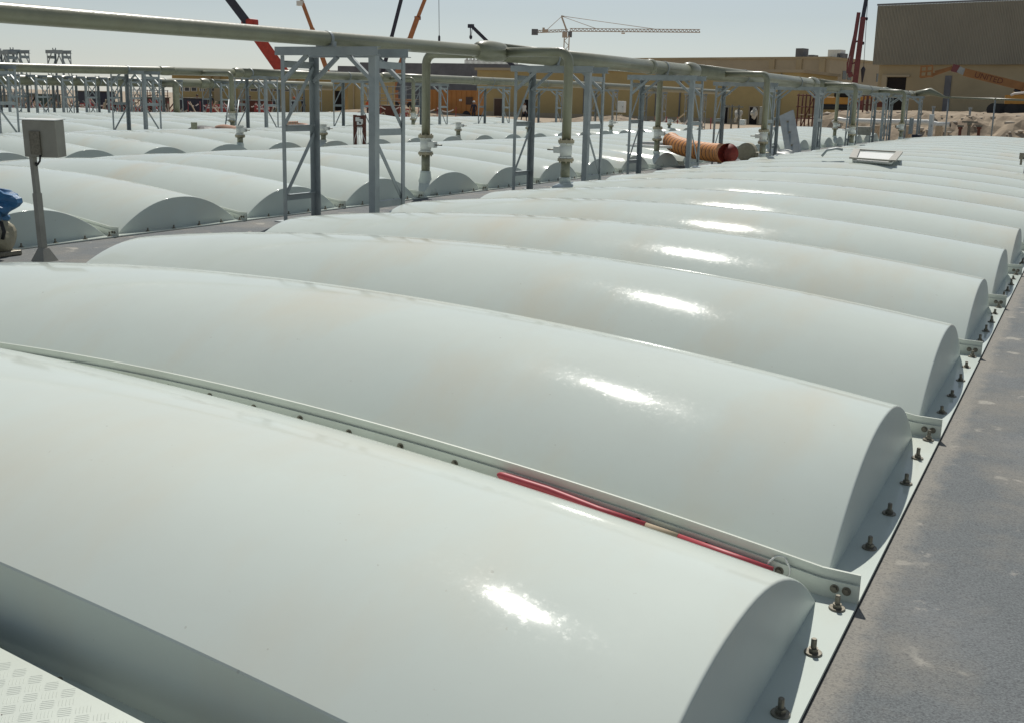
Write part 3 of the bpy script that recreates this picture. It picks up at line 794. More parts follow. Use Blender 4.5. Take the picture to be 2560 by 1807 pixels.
# orange ventilation duct on the nearest walkway
def duct(name, label, pts, r, mcol, mband, loc, pitch=0.13, mouth=None, squash=1.0):
    t = thing(name, label, 'ventilation duct', loc)
    L = Vector(loc); P = [Vector(p) - L for p in pts]
    # resample
    dense = []
    for i in range(len(P) - 1):
        p0, p1, p2, p3 = P[max(0, i - 1)], P[i], P[i + 1], P[min(len(P) - 1, i + 2)]
        for k in range(24):
            u = k / 24; dense.append(0.5 * ((2 * p1) + (p2 - p0) * u + (2 * p0 - 5 * p1 + 4 * p2 - p3) * u * u + (3 * p1 - p0 - 3 * p2 + p3) * u ** 3))
    dense.append(P[-1])
    pos, acc = [dense[0]], 0.0; cum = [0.0]
    for a, c in zip(dense, dense[1:]): cum.append(cum[-1] + (c - a).length)
    n = int(cum[-1] / (pitch / 5)); out = []; rs = []; k = 0
    for i in range(n + 1):
        s_ = cum[-1] * i / n
        while k < len(cum) - 2 and cum[k + 1] < s_: k += 1
        u = (s_ - cum[k]) / max(1e-9, cum[k + 1] - cum[k]); out.append(dense[k].lerp(dense[k + 1], u)); rs.append(r * (1 - 0.08 * (1 - abs(math.sin(math.pi * s_ / pitch)) ** 0.7)))
    b = MB(); b.tube(out, rs, 22, cap=False); b.build('duct_sleeve', mcol, t)
    rb = MB()
    for i in range(0, n + 1, 5):
        if 0 < i < n:
            rb.tube([out[i] - (out[i + 1] - out[i]).normalized() * 0.022, out[i] + (out[i + 1] - out[i]).normalized() * 0.022], r * 0.965, 22, cap=False)
    rb.build('wire_spiral', mband, t)
    if mouth:
        d_ = (out[-1] - out[-2]).normalized(); b = MB()
        b.tube([out[-1] - d_ * 0.02, out[-1] + d_ * 0.02], [r * 1.04, r * 1.04], 24, cap=False); b.build('duct_rim', mcol, t); b = MB(); b.tube([out[-1] + d_ * 0.02, out[-1] + d_ * 0.0201, out[-1] - d_ * 0.5], [r * 1.04, r * 0.95, r * 0.93], 24, cap=False); b.tube([out[-1] - d_ * 0.5, out[-1] - d_ * 0.52], r * 0.93, 24)
        b.build('duct_mouth', mouth, t)
    return t
YD = 22.2
dp = [on_y(1676, 352, 24.8), on_y(1694, 364, 24.3), on_y(1730, 374, 23.7), on_y(1772, 381, 23.2), on_y(1806, 384, 22.7), on_y(1817, 385, 22.2), on_y(1820, 385, 22.0)]
dp = [Vector((p_.x, p_.y, p_.z)) for p_ in dp]
duct('air_duct', 'ribbed orange ventilation duct with an open red mouth beside the third support', dp, 0.222, M['orange'], M['ductband'], (dp[3].x, dp[3].y, -0.016), 0.19, M['ductred'])
pp = [on_y(545, 326, 22.6), on_y(560, 324, 22.3), on_y(580, 327, 22.0), on_y(598, 331, 21.8)]
duct('air_duct', 'faded peach ventilation duct lying on a cover near the ladder', pp, 0.14, M['peach'], M['timber'], (pp[1].x, pp[1].y, 0.3), 0.09)
p = on_y(740, 318, 26.0)
duct('air_duct', 'small coil of pale duct behind the nearest support', [p + Vector((0.35 * math.cos(a), 0.35 * math.sin(a), 0.02 * a)) for a in [k * 0.7 for k in range(9)]], 0.09, M['peach'], M['timber'], (p.x, p.y, 0.3), 0.08)

# opened hatch beside the orange duct: dark opening with a raised rim
p = on_z(1655, 366, 0.46)
t = thing('access_hatch', 'dark open hatch in a white cover left of the orange duct', 'hatch', (p.x, p.y, p.z))
b = MB(); b.box((-0.75, -0.35, -0.02), (0.75, 0.35, 0.03)); b.build('opening', M['dark'], t)
b = MB(); b.tube([(-0.8, -0.42, 0.0), (0.9, -0.42, 0.0)], 0.035, 8); b.tube([(-0.8, 0.42, 0.05), (0.9, 0.42, 0.05)], 0.035, 8); b.build('rim', M['white'], t)
p = on_z(508, 328, 0.42)
t = thing('access_hatch', 'dark open hatch with a pale board, left of the peach duct', 'hatch', (p.x, p.y, p.z))
b = MB(); b.lathe((0, 0, 0), [(0.5, -0.1), (0.5, 0.02), (0.3, 0.12), (0.1, 0.15)], 18); b.build('opening', M['black'], t)
b = MB(); b.beam((-0.75, -0.35, 0.02), (0.55, -0.55, -0.02), 0.3, 0.03); b.build('board', M['white'], t)
p = on_z(486, 334, 0.40)
b = MB(); b.lathe((0, 0, 0), [(0.085, -0.2), (0.085, 0.30)], 16)
o = b.build('pipe_stub', M['pipe']); o.location = (p.x, p.y, p.z); tag(o, 'short olive pipe stub standing on a cover beside the dark hatch', 'pipe stub')

# square roof-light frame lying open on the far part of the nearest row
A_, B_, C_, D_ = on_z(2132, 396, 0.62), on_z(2230, 403, 0.62), on_z(2249, 381, 0.66), on_z(2142, 375, 0.66)
cen = (A_ + B_ + C_ + D_) / 4
t = thing('glazed_frame', 'grey framed rectangular panel lying on the far covers of the nearest row', 'framed panel', cen)
for p_, q_ in ((A_, D_), (D_, C_), (C_, B_), (A_, B_)):
    b = MB(); b.beam(p_ - cen, q_ - cen, 0.13, 0.03); b.build('frame_bar', M['greybox'], t)
b = MB(); b.add([x - cen - Vector((0, 0, 0.03)) for x in (A_, B_, C_, D_)] + [x - cen - Vector((0, 0, 0.06)) for x in (A_, B_, C_, D_)], [(0, 1, 2, 3), (7, 6, 5, 4), (0, 1, 5, 4), (1, 2, 6, 5), (2, 3, 7, 6), (3, 0, 4, 7)]); b.build('pane', M['white'], t)
# bent strap next to it
p = on_z(2080, 390, 0.58); b = MB(); b.tube([p + Vector(q_) for q_ in ((-0.2, 0, -0.02), (-0.12, 0.05, 0.1), (0.05, 0.1, 0.14), (0.18, 0.1, 0.12))], 0.025, 8)
tag(b.build('bent_strap', M['galv']), 'bent grey strap lying left of the framed panel', 'strap')
# leaning plank on the walkway
p0, p1 = on_y(1985, 391, 33.0), on_y(1966, 284, 34.2)
t = thing('leaning_plank', 'long grey plank propped upright over the far walkway', 'plank', p0)
b = MB(); b.beam((0, 0, 0), p1 - p0, 0.50, 0.05, (0, 1, 0)); b.build('board', M['galv'], t)
b = MB(); d_ = p1 - p0
for u in (0.25, 0.55, 0.8):
    c = d_ * u; b.box((c.x - 0.03, c.y - 0.06, c.z - 0.03), (c.x + 0.03, c.y - 0.03, c.z + 0.03))
b.build('bolt_heads', M['bolt'], t)
p = on_y(1945, 388, 33.0); o = blob('plastic_sheet', (0, 0, 0), 0.55, 0.4, 0.16, M['white'], 21, 0.35); o.location = p; tag(o, 'crumpled white plastic sheet at the foot of the leaning plank', 'sheet')
p = on_y(1868, 386, 27.5)
t = thing('blower', 'small dark blower standing right of the orange duct', 'blower', (p.x, p.y, p.z - 0.25))
b = MB(); b.lathe((0, 0, 0.30), [(0.18, -0.16), (0.26, -0.12), (0.26, 0.12), (0.18, 0.16)], 18, 0, 'y'); b.build('fan_casing', M['beige'], t)
b = MB(); b.box((0.25, -0.15, 0.05), (0.6, 0.15, 0.32)); bevel(b.build('motor', M['beige'], t), 0.03)
b = MB(); b.box((-0.25, -0.18, -0.1), (0.62, 0.18, 0.05)); b.build('base_frame', M['bolt'], t)

# electrical panel on brown posts
yp = 21.3
a_, c_ = on_y(888, 362, yp), on_y(911, 360, yp)
t = thing('electrical_panel', 'brown steel stand with a switch panel and loose cables behind the nearest support', 'switch panel', (a_.x, yp, 0))
wdt = c_.x - a_.x; zt = on_y(890, 288, yp).z
for x_ in (0, wdt):
    b = MB(); b.box((x_ - 0.035, -0.035, -0.02), (x_ + 0.035, 0.035, zt)); b.build('post', M['rust'], t)
b = MB(); b.box((-0.02, -0.06, zt - 0.32), (wdt + 0.04, -0.036, zt - 0.01)); b.build('back_board', M['rust'], t)
for i, (u, v, w_, h_) in enumerate(((0.35, 0.06, 0.14, 0.1), (0.5, 0.17, 0.16, 0.08), (0.75, 0.10, 0.1, 0.12))):
    b = MB(); b.box((u * wdt, -0.12, zt - v - h_), (u * wdt + w_ * 0.8, -0.061, zt - v)); b.build('switch_box', M['white'], t)
b = MB()
for k in range(4):
    x_ = wdt * (0.5 + 0.13 * k); b.tube([(x_, -0.08, zt - 0.28), (x_ + 0.02 * (k - 1), -0.1, zt - 0.45), (x_ + 0.06 * (k - 1.5), -0.09, zt - 0.6), (x_ + 0.1 * (k - 1.2), -0.1, zt - 0.75)], 0.008, 6)
b.build('cables', M['white'], t)
# ladder near the second walkway drop pipe
p0 = on_y(560, 330, 24.0); p1 = on_y(573, 270, 24.6)
t = thing('ladder', 'light grey ladder leaning beside the drop pipe on the second walkway', 'ladder', p0)
for dx in (0, 0.42):
    b = MB(); b.tube([(dx, 0, -0.1), (p1 - p0) + Vector((dx, 0, 0.25))], 0.022, 8); b.build('stile', M['galv'], t)
for k in range(5):
    q_ = (p1 - p0) * (k / 4.2); b = MB(); b.tube([q_, q_ + Vector((0.42, 0, 0))], 0.016, 8); b.build('rung', M['galv'], t)

#@@PART4
# ------------------------------------------------------------------ terrain beyond the tanks
from mathutils import noise as mn
def smooth(a, c, x):
    u = min(1, max(0, (x - a) / (c - a))); return u * u * (3 - 2 * u)
def terrain(name, x0, x1, y0, y1, nx, ny, hf, m):
    b = MB()
    for j in range(ny + 1):
        for i in range(nx + 1):
            x = x0 + (x1 - x0) * i / nx; v = j / ny; y = y0 + (y1 - y0) * (v ** 1.6)
            b.v.append((x, y, hf(x, y)))
    for j in range(ny):
        for i in range(nx):
            k = j * (nx + 1) + i; b.f.append([k, k + 1, k + nx + 2, k + nx + 1]); b.m.append(0); b.sm.append(False)
    return b.build(name, m)
def bank(x, y):
    n1 = mn.fractal(Vector((x * 0.35, y * 0.35, 3.1)), 1.0, 2.0, 5); n2 = mn.fractal(Vector((x * 1.3, y * 1.3, 7.7)), 1.0, 2.0, 4)
    edge = smooth(-19, -13.5, x + n1 * 1.5)
    up = smooth(60.0 + n1 * 1.2, 65.5 + n1 * 1.6, y)
    slope = up * (1 - up) * 4
    return GZ - 0.06 + edge * up * (1.75 + 0.10 * n1) + edge * slope * (0.35 * n1 + 0.22 * n2) + (0.10 * n2 + 0.08) * edge * smooth(55, 58, y)
struct(terrain('earth_bank', -24, 60, 55.5, 150, 260, 90, bank, M['earth']))
def heap(x, y):
    n1 = mn.fractal(Vector((x * 0.25, y * 0.25, 1.1)), 1.0, 2.0, 5); n2 = mn.fractal(Vector((x * 1.0, y * 1.0, 5.7)), 1.0, 2.0, 4)
    a = math.exp(-((x + 60) / 9) ** 2 - ((y - 87) / 5) ** 2) * 1.1 + math.exp(-((x + 37) / 4) ** 2 - ((y - 84) / 4) ** 2) * 1.0 + math.exp(-((x + 90) / 16) ** 2 - ((y - 70) / 6) ** 2) * 1.2
    return GZ - 0.1 + a * (1 + 0.35 * n1) + 0.12 * n2 * min(1, a * 2)
struct(terrain('spoil_heaps', -130, -20, 55, 105, 150, 60, heap, M['earth']))
# rubble stones
random.seed(11)
STONES = []
for k in range(5):
    rnd = random.Random(k); b = MB(); bm = bmesh.new(); bmesh.ops.create_icosphere(bm, subdivisions=1, radius=1)
    for v in bm.verts: v.co *= rnd.uniform(0.7, 1.15)
    me = bpy.data.meshes.new('stone'); bm.to_mesh(me); bm.free(); me.materials.append(M['stone']); STONES.append(me)
b = MB()
def add_stone(b, p, r):
    me = random.choice(STONES); s3 = Vector((random.uniform(0.8, 1.5), random.uniform(0.7, 1.2), random.uniform(0.5, 0.8))) * r; a = random.uniform(0, 6.28); ca, sa = math.cos(a), math.sin(a)
    b.add([(p.x + (v.co.x * ca - v.co.y * sa) * s3.x, p.y + (v.co.x * sa + v.co.y * ca) * s3.y, p.z + v.co.z * s3.z) for v in me.vertices], [tuple(f.vertices) for f in me.polygons])
for k in range(900):
    x = random.uniform(-15, 22); y = random.triangular(56, 68, 59); add_stone(b, Vector((x, y, bank(x, y))), random.choice((0.06, 0.09, 0.12, 0.2)) * random.uniform(0.7, 1.3))
for k in range(900):
    x = random.uniform(-100, -22); y = random.uniform(56, 92); add_stone(b, Vector((x, y, heap(x, y) if y > 55 else GZ)), random.choice((0.08, 0.12, 0.2)) * random.uniform(0.7, 1.3))
o = b.build('rubble', M['stone']); o['kind'] = 'stuff'; tag(o, 'pale broken rubble scattered over the excavated earth beyond the tanks', 'rubble')


# ------------------------------------------------------------------ buildings
def wall_frame(p, q):
    """unit vector along a facade from p to q and the outward normal towards the camera"""
    p, q = Vector((p.x, p.y, 0)), Vector((q.x, q.y, 0)); u = (q - p).normalized(); n = Vector((u.y, -u.x, 0))
    if n.dot(Vector((CAM.x, CAM.y, 0)) - p) < 0: n = -n
    return p, u, n, (q - p).length
def block(b, p, u, n, a0, a1, d0, d1, z0, z1, mi=0):     # box in facade coordinates: along, outwards, up
    vs = [p + u * a + n * d + Vector((0, 0, z)) for z in (z0, z1) for a, d in ((a0, d0), (a1, d0), (a1, d1), (a0, d1))]
    b.add(vs, [(0, 1, 2, 3), (4, 5, 6, 7), (0, 1, 5, 4), (1, 2, 6, 5), (2, 3, 7, 6), (3, 0, 4, 7)], mi)
def along(p, u, n, px, py=250):                          # facade coordinate under a pixel column
    d = ray(px, py); d = Vector((d.x, d.y, 0)); c = Vector((CAM.x, CAM.y, 0))
    # solve p + u*a = c + d*t
    m_ = u.x * -d.y + d.x * u.y
    w = c - p; return (w.x * -d.y + d.x * w.y) / m_
def zat(p, u, px, py):
    a = along(p, u, None, px); q = p + u * a; return at_r(px, py, math.hypot(q.x - CAM.x, q.y - CAM.y)).z

# large tan hall on the right with ribbed upper cladding
P, U, N, LEN = wall_frame(at_r(2177, 260, 132), at_r(2760, 260, 124.5))
t = thing('tan_hall', 'tall tan hall with ribbed grey-brown upper cladding at the right', 'building', (P.x, P.y, 0)); t_l = Vector((P.x, P.y, 0)); O = Vector((0, 0, 0))
zc0, zc1 = zat(P, U, 2300, 163), zat(P, U, 2300, 12)
b = MB(); block(b, O, U, N, 0.6, LEN, -30, 0, GZ - 0.3, zc0 + 0.3); b.build('lower_wall', M['tan'], t)
b = MB(); block(b, O, U, N, 0, LEN + 0.4, -30.4, 0.45, zc0, zc1)
n_ = 150
for k in range(n_):
    a = (LEN + 0.3) * k / n_; block(b, O, U, N, a, a + (LEN / n_) * 0.45, 0.451, 0.52, zc0 + 0.02, zc1 + 0.04)
b.build('upper_cladding', M['clad'], t)
b = MB(); block(b, O, U, N, -0.05, LEN + 0.4, 0.45, 0.60, zc1 + 0.045, zc1 + 0.22); b.build('parapet_trim', M['wallgrey'], t)
a0, a1 = along(P, U, N, 2214), along(P, U, N, 2261)
b = MB(); block(b, O, U, N, a0, a1, -0.5, 0.012, GZ, zat(P, U, 2240, 194)); b.build('doorway', M['dark'], t)
b = MB(); block(b, O, U, N, a0 - 0.6, a0, 0.013, 0.2, GZ, zat(P, U, 2240, 192)); block(b, O, U, N, a0 - 0.6, a1 + 0.4, 0.021, 0.21, zat(P, U, 2240, 193), zat(P, U, 2240, 188)); b.build('door_frame', M['tan2'], t)
a0 = along(P, U, N, 2366)
b = MB(); block(b, O, U, N, a0 - 0.35, a0 + 0.35, 0.013, 0.1, 0.8, zat(P, U, 2366, 190)); b.build('grey_strip', M['wallgrey'], t)

# mid-height tan building behind
P, U, N, LEN = wall_frame(at_r(1560, 200, 205), at_r(2072, 200, 185))
t = thing('tan_block', 'pale tan flat-roofed building rising behind the header pipe left of the tan hall', 'building', (P.x, P.y, 0))
zt = zat(P, U, 1850, 149)
b = MB(); block(b, O, U, N, 0, LEN, -28, 0, GZ - 0.3, zt)
b.build('wall', M['tan2'], t)
b = MB(); block(b, O, U, N, -0.2, LEN + 0.2, -28.2, 0.2, zt, zt + 0.35); b.build('roof_edge', M['tan'], t)
for px in (1925, 1992, 2050):
    a = along(P, U, N, px); b = MB(); block(b, O, U, N, a - 0.5, a + 0.5, 0.003, 0.3, GZ, zt - 0.01); b.build('pilaster', M['tan'], t)
for px, w, h, m_ in ((1963, 1.4, 1.6, 'wallgrey'), (2050, 2.2, 1.3, 'white'), (2065, 1.0, 0.7, 'wallgrey'), (1992, 0.9, 0.5, 'wallgrey')):
    a = along(P, U, N, px); b = MB(); block(b, O, U, N, a - w / 2, a + w / 2, -6, -4, zt + 0.3, zt + 0.35 + h); b.build('roof_unit', M[m_], t)
a = LEN
for d in (-6.0, -8.0, -20.5):
    b = MB(); block(b, O, U, N, LEN + 0.003, LEN + 0.05, d - 0.8, d + 0.8, 6.0, 7.4); b.build('window', M['glass'], t)

# long yellow-tan low building behind the tanks
P, U, N, LEN = wall_frame(at_r(1192, 260, 131), at_r(1996, 260, 114))
t = thing('low_building', 'long low ochre building with brown doors straight behind the tanks', 'building', (P.x, P.y, 0))
zt = zat(P, U, 1400, 178)
b = MB(); block(b, O, U, N, 0, LEN, -14, 0, GZ - 0.3, zt); b.build('wall', M['yellow'], t)
b = MB(); block(b, O, U, N, -0.25, LEN + 0.25, -14.25, 0.25, zt, zt + 0.3); b.build('roof_edge', M['tan2'], t)
b = MB(); block(b, O, U, N, -0.02, LEN + 0.02, 0.004, 0.03, GZ, GZ + 0.5); b.build('plinth', M['tan2'], t)
for x0, x1, y0 in ((1237, 1257, 248), (1806, 1822, 266), (1877, 1896, 269), (1308, 1326, 250)):
    a0, a1 = along(P, U, N, x0), along(P, U, N, x1); zz = zat(P, U, (x0 + x1) / 2, y0)
    b = MB(); block(b, O, U, N, a0 - 0.12, a1 + 0.12, 0.031, 0.09, GZ, zz + 0.12); f = b.build('door', M['tan2'], t)
    b = MB(); block(b, O, U, N, a0, a1, 0.091, 0.10, GZ, zz); b.build('door_leaf', M['doorb'] if x0 < 1300 else M['dark'], f)
for px in (1460, 1640, 1700, 1950):
    a = along(P, U, N, px); b = MB(); block(b, O, U, N, a - 0.06, a + 0.06, 0.031, 0.13, GZ + 0.6, zt - 0.1); b.build('downpipe', M['wallgrey'], t)

# single-storey building with a strip of windows at the left
P, U, N, LEN = wall_frame(at_r(432, 250, 128), at_r(862, 250, 122))
t = thing('window_building', 'low ochre building with a strip of high windows behind the workers', 'building', (P.x, P.y, 0))
zt = zat(P, U, 600, 192)
b = MB(); block(b, O, U, N, 0, LEN, -12, 0, GZ - 0.3, zt); b.build('wall', M['yellow'], t)
b = MB(); block(b, O, U, N, -0.3, LEN + 0.3, -12.3, 0.9, zt, zt + 0.35); b.build('roof_edge', M['tan2'], t)
for x0, x1 in ((452, 460), (462, 476), (479, 494), (500, 506), (509, 515), (530, 545), (548, 562), (626, 646), (650, 656), (684, 700), (712, 730), (744, 760), (775, 792)):
    a0, a1 = along(P, U, N, x0), along(P, U, N, x1)
    b = MB(); block(b, O, U, N, a0, a1, 0.003, 0.06, zat(P, U, x0, 229), zat(P, U, x0, 217)); f = b.build('window', M['white'], t)
    b = MB(); block(b, O, U, N, a0 + 0.08, a1 - 0.08, 0.061, 0.07, zat(P, U, x0, 228), zat(P, U, x0, 218)); b.build('pane', M['glass'], f)
for px in (523, 545, 605, 672, 735):
    a = along(P, U, N, px); b = MB(); block(b, O, U, N, a - 0.35, a + 0.35, 0.003, 0.25, GZ, zt - 0.02); b.build('pilaster', M['tan'], t)
a0, a1 = along(P, U, N, 838), along(P, U, N, 856)
b = MB(); block(b, O, U, N, a0, a1, 0.003, 0.05, GZ, zat(P, U, 845, 228)); b.build('doorway', M['dark'], t)

P, U, N, LEN = wall_frame(at_r(862, 250, 120), at_r(902, 250, 119))
t = thing('yellow_tower', 'bright yellow corner block beside the window building, seen through the nearest support', 'building', (P.x, P.y, 0))
b = MB(); block(b, O, U, N, 0.4, LEN, -8, 0, GZ - 0.3, zat(P, U, 880, 200)); b.build('wall', M['yellow'], t)
b = MB(); block(b, O, U, N, LEN * 0.55, LEN * 0.62, 0.003, 0.15, GZ, zat(P, U, 880, 204)); b.build('corner_strip', M['tan'], t)

# long grey unfinished building farther back
P, U, N, LEN = wall_frame(at_r(690, 200, 275), at_r(1420, 200, 250))
t = thing('grey_building', 'long unfinished grey building on the skyline behind the second header', 'building', (P.x, P.y, 0))
for x0, x1, yt in ((690, 845, 176), (845, 900, 166), (900, 1080, 158), (1080, 1300, 160), (1300, 1420, 172)):
    b = MB(); a0, a1 = along(P, U, N, x0), along(P, U, N, x1); block(b, O, U, N, a0, a1, -18, 0, GZ - 0.3, zat(P, U, (x0 + x1) / 2, yt)); b.build('wall_bay', M['wallgrey'], t)
b = MB()
for k in range(44):
    px = 1160 + 130 * k / 43; a = along(P, U, N, px); z0 = zat(P, U, px, 160); block(b, O, U, N, a - 0.07, a + 0.07, -0.5, -0.36, z0 - 0.1, z0 + 0.9 + 0.3 * ((k * 7) % 3))
b.build('rebar', M['rust'], t)
b = MB(); a0, a1 = along(P, U, N, 1160), along(P, U, N, 1290); block(b, O, U, N, a0, a1, -0.6, -0.3, zat(P, U, 1220, 152), zat(P, U, 1220, 151)); b.build('edge_rail', M['wallgrey'], t)

# orange container / generator
P, U, N, LEN = wall_frame(at_r(1075, 250, 104), at_r(1190, 250, 102))
t = thing('orange_container', 'orange container-sized generator left of the ochre building', 'container', (P.x, P.y, 0))
b = MB(); block(b, O, U, N, 0, LEN, -2.4, 0, GZ + 0.45, zat(P, U, 1130, 226)); o = b.build('body', M['genset'], t)
for k in range(9):
    a = LEN * (k + 0.3) / 9.3; b = MB(); block(b, O, U, N, a, a + 0.06, 0.003, 0.05, GZ + 0.5, zat(P, U, 1130, 228)); b.build('panel_rib', M['genset'], t)
a = along(P, U, N, 1152); b = MB(); block(b, O, U, N, a - 0.15, a + 0.15, 0.06, 0.08, 1.2, 1.4); b.build('plate', M['white'], t)
a = along(P, U, N, 1174); b = MB(); block(b, O, U, N, a - 0.35, a + 0.35, 0.06, 0.09, 0.9, 1.6); b.build('control_panel', M['doorb'], t)
b = MB(); block(b, O, U, N, 0.1, LEN - 0.1, -2.3, -0.1, GZ, GZ + 0.449); b.build('skid', M['dark'], t)
for a in (LEN * 0.2, LEN * 0.8):
    b = MB(); c = U * a + N * -0.05 + Vector((0, 0, GZ + 0.42)); b.tube([c - N * 0.3, c + N * 0.12], 0.40, 18); b.build('wheel', M['black'], t)


# ------------------------------------------------------------------ cranes
def crane(label, r, sections, base, extra=None, cat='crane', lattice=None):
    """sections: list of (px0,py0,px1,py1,width_px,material) of a telescopic boom; base: (px,py) of the slew point"""
    c0 = at_r(base[0], 250, r); t = thing('mobile_crane', label, cat, (c0.x, c0.y, GZ)); L = Vector((c0.x, c0.y, GZ))
    for k, (x0, y0, x1, y1, w, m_) in enumerate(sections):
        p_, q_ = at_r(x0, y0, r) - L, at_r(x1, y1, r) - L; wd = w * r / FPX; b = MB()
        b.beam(p_, q_, wd * 0.8, wd, tuple(Vector((CAM.x - c0.x, CAM.y - c0.y, 0)).normalized()))
        b.build('boom_section', M[m_], t)
    # carrier on the ground below
    vv = Vector((-(c0.y - CAM.y), c0.x - CAM.x, 0)).normalized(); b = MB(); b.beam(-vv * 4.5 + Vector((0, 0, 1.1)), vv * 4.5 + Vector((0, 0, 1.1)), 2.6, 0.9); b.build('carrier', M[sections[-1][5]], t)
    b = MB(); b.beam(-vv * 1.6 + Vector((0, 0, 2.3)), vv * 1.4 + Vector((0, 0, 2.3)), 2.4, 1.4); b.build('turret', M[sections[-1][5]], t)
    for k in range(4):
        c = vv * (-3.6 + 2.4 * k) + Vector((0, 0, 0.55)); nn = Vector((vv.y, -vv.x, 0)); b = MB(); b.tube([c - nn * 1.35, c + nn * 1.35], 0.55, 14); b.build('wheel', M['black'], t)
    return t, L
t, L = crane('telescopic crane with a black upper and bright red lower boom above the left header', 150, [(552, -30, 622, 62, 24, 'navy'), (620, 58, 700, 172, 33, 'red'), (700, 172, 752, 244, 36, 'red')], (758, 250))
b = MB(); b.tube([at_r(640, 60, 150) - L, at_r(705, 172, 150) - L, at_r(748, 240, 150) - L], 0.16, 8); b.build('hoist_rope', M['navy'], t)
b = MB(); c = at_r(623, 58, 150) - L; b.box((c.x - 0.8, c.y - 0.8, c.z - 0.8), (c.x + 1.0, c.y + 0.8, c.z + 0.5)); bevel(b.build('boom_head', M['red'], t), 0.2)
t, L = crane('slim faded orange crane boom with a hook head leaning left, behind the nearest support', 190, [(748, -20, 757, 12, 9, 'cranebeige'), (757, 10, 780, 72, 11, 'orangepaint'), (780, 72, 815, 170, 14, 'orangepaint'), (815, 170, 838, 236, 15, 'orangepaint')], (842, 250))
b = MB(); c = at_r(752, 9, 190) - L; b.box((c.x - 0.7, c.y - 0.3, c.z - 0.4), (c.x + 0.5, c.y + 0.3, c.z + 0.4)); b.build('boom_head', M['white'], t)
t, L = crane('slim dark navy crane boom leaning right, rising out of the photo above the nearest support', 200, [(1006, -12, 980, 90, 11, 'navy'), (980, 90, 958, 176, 12, 'navy'), (958, 176, 944, 236, 13, 'navy')], (940, 250))
t, L = crane('faded orange crane boom leaning right next to the dark navy boom', 185, [(1068, -15, 1044, 46, 11, 'orangepaint'), (1044, 44, 1024, 100, 15, 'orangepaint'), (1024, 98, 992, 190, 17, 'orangepaint'), (992, 190, 976, 236, 18, 'orangepaint')], (972, 250))
c = at_r(1044, 46, 185) - L; b = MB(); b.box((c.x - 0.45, c.y - 0.3, c.z - 0.3), (c.x + 0.45, c.y + 0.3, c.z + 0.3)); b.build('boom_head', M['darkred'], t)
t, L = crane('small dark crane with a hook hanging from its short tilted jib', 210, [(1181, 68, 1226, 112, 10, 'navy'), (1226, 112, 1300, 182, 12, 'navy'), (1300, 182, 1362, 240, 13, 'navy')], (1368, 250))
c = at_r(1179, 66, 210) - L; b = MB(); b.box((c.x - 0.7, c.y - 0.3, c.z - 0.35), (c.x + 0.4, c.y + 0.3, c.z + 0.35)); b.build('boom_head', M['navy'], t)
b = MB(); b.tube([at_r(1176, 70, 210) - L, at_r(1176, 90, 210) - L], 0.09, 6); b.tube([at_r(1181, 70, 210) - L, at_r(1178, 90, 210) - L], 0.05, 6); b.build('hoist_rope', M['navy'], t)
b = MB(); c = at_r(1177, 93, 210) - L; b.lathe(c, [(0.05, -0.5), (0.3, -0.25), (0.3, 0.2), (0.1, 0.35)], 8); b.build('hook_block', M['navy'], t)

# the tall red crane at the right
r = 150
t, L = crane('tall dark red crane with a folded jib standing left of the tan hall', r, [(2171, -30, 2157, 46, 11, 'navy'), (2158, 44, 2138, 205, 15, 'darkred'), (2138, 203, 2130, 262, 16, 'darkred')], (2128, 268))
b = MB(); b.beam(at_r(2147, 32, r) - L, at_r(2123, 186, r) - L, 0.35, 0.42); b.beam(at_r(2137, 80, r) - L, at_r(2119, 160, r) - L, 0.16, 0.16); b.beam(at_r(2119, 156, r) - L, at_r(2118, 184, r) - L, 0.2, 0.2)
b.beam(at_r(2120, 190, r) - L, at_r(2132, 186, r) - L, 0.7, 0.6); b.beam(at_r(2136, 108, r) - L, at_r(2144, 103, r) - L, 0.2, 0.2); b.beam(at_r(2128, 160, r) - L, at_r(2138, 158, r) - L, 0.2, 0.2)
b.build('folded_jib', M['darkred'], t)
b = MB()
for px, py in ((2158, 109), (2167, 48)):
    c = at_r(px, py, r) - L; b.lathe(c, [(0.1, -0.2), (0.16, 0), (0.1, 0.2)], 8)
b.build('sheave', M['navy'], t)
b = MB(); b.tube([at_r(2170, -10, r) - L, at_r(2159, 172, r) - L], 0.035, 5, cap=False); b.build('hoist_rope', M['navy'], t)
b = MB(); c = at_r(2158, 176, r) - L; b.lathe(c, [(0.08, -1.6), (0.22, -0.5), (0.3, 0.1), (0.1, 0.45)], 8); b.build('hook_block', M['navy'], t)
# hoist line hanging from a boom out of view, with hook
r = 185
c0 = at_r(1098, 100, r); t = thing('hook_block', 'black hook block hanging on a thin line over the header pipe', 'hook', c0)
b = MB(); b.lathe((0, 0, 0), [(0.12, -0.45), (0.2, -0.2), (0.2, 0.5), (0.1, 0.7)], 8); b.build('block', M['navy'], t)
b = MB(); b.tube([(0, 0, 0.6), at_r(1097, -12, r) - c0], 0.05, 5); b.build('hoist_rope', M['navy'], t)

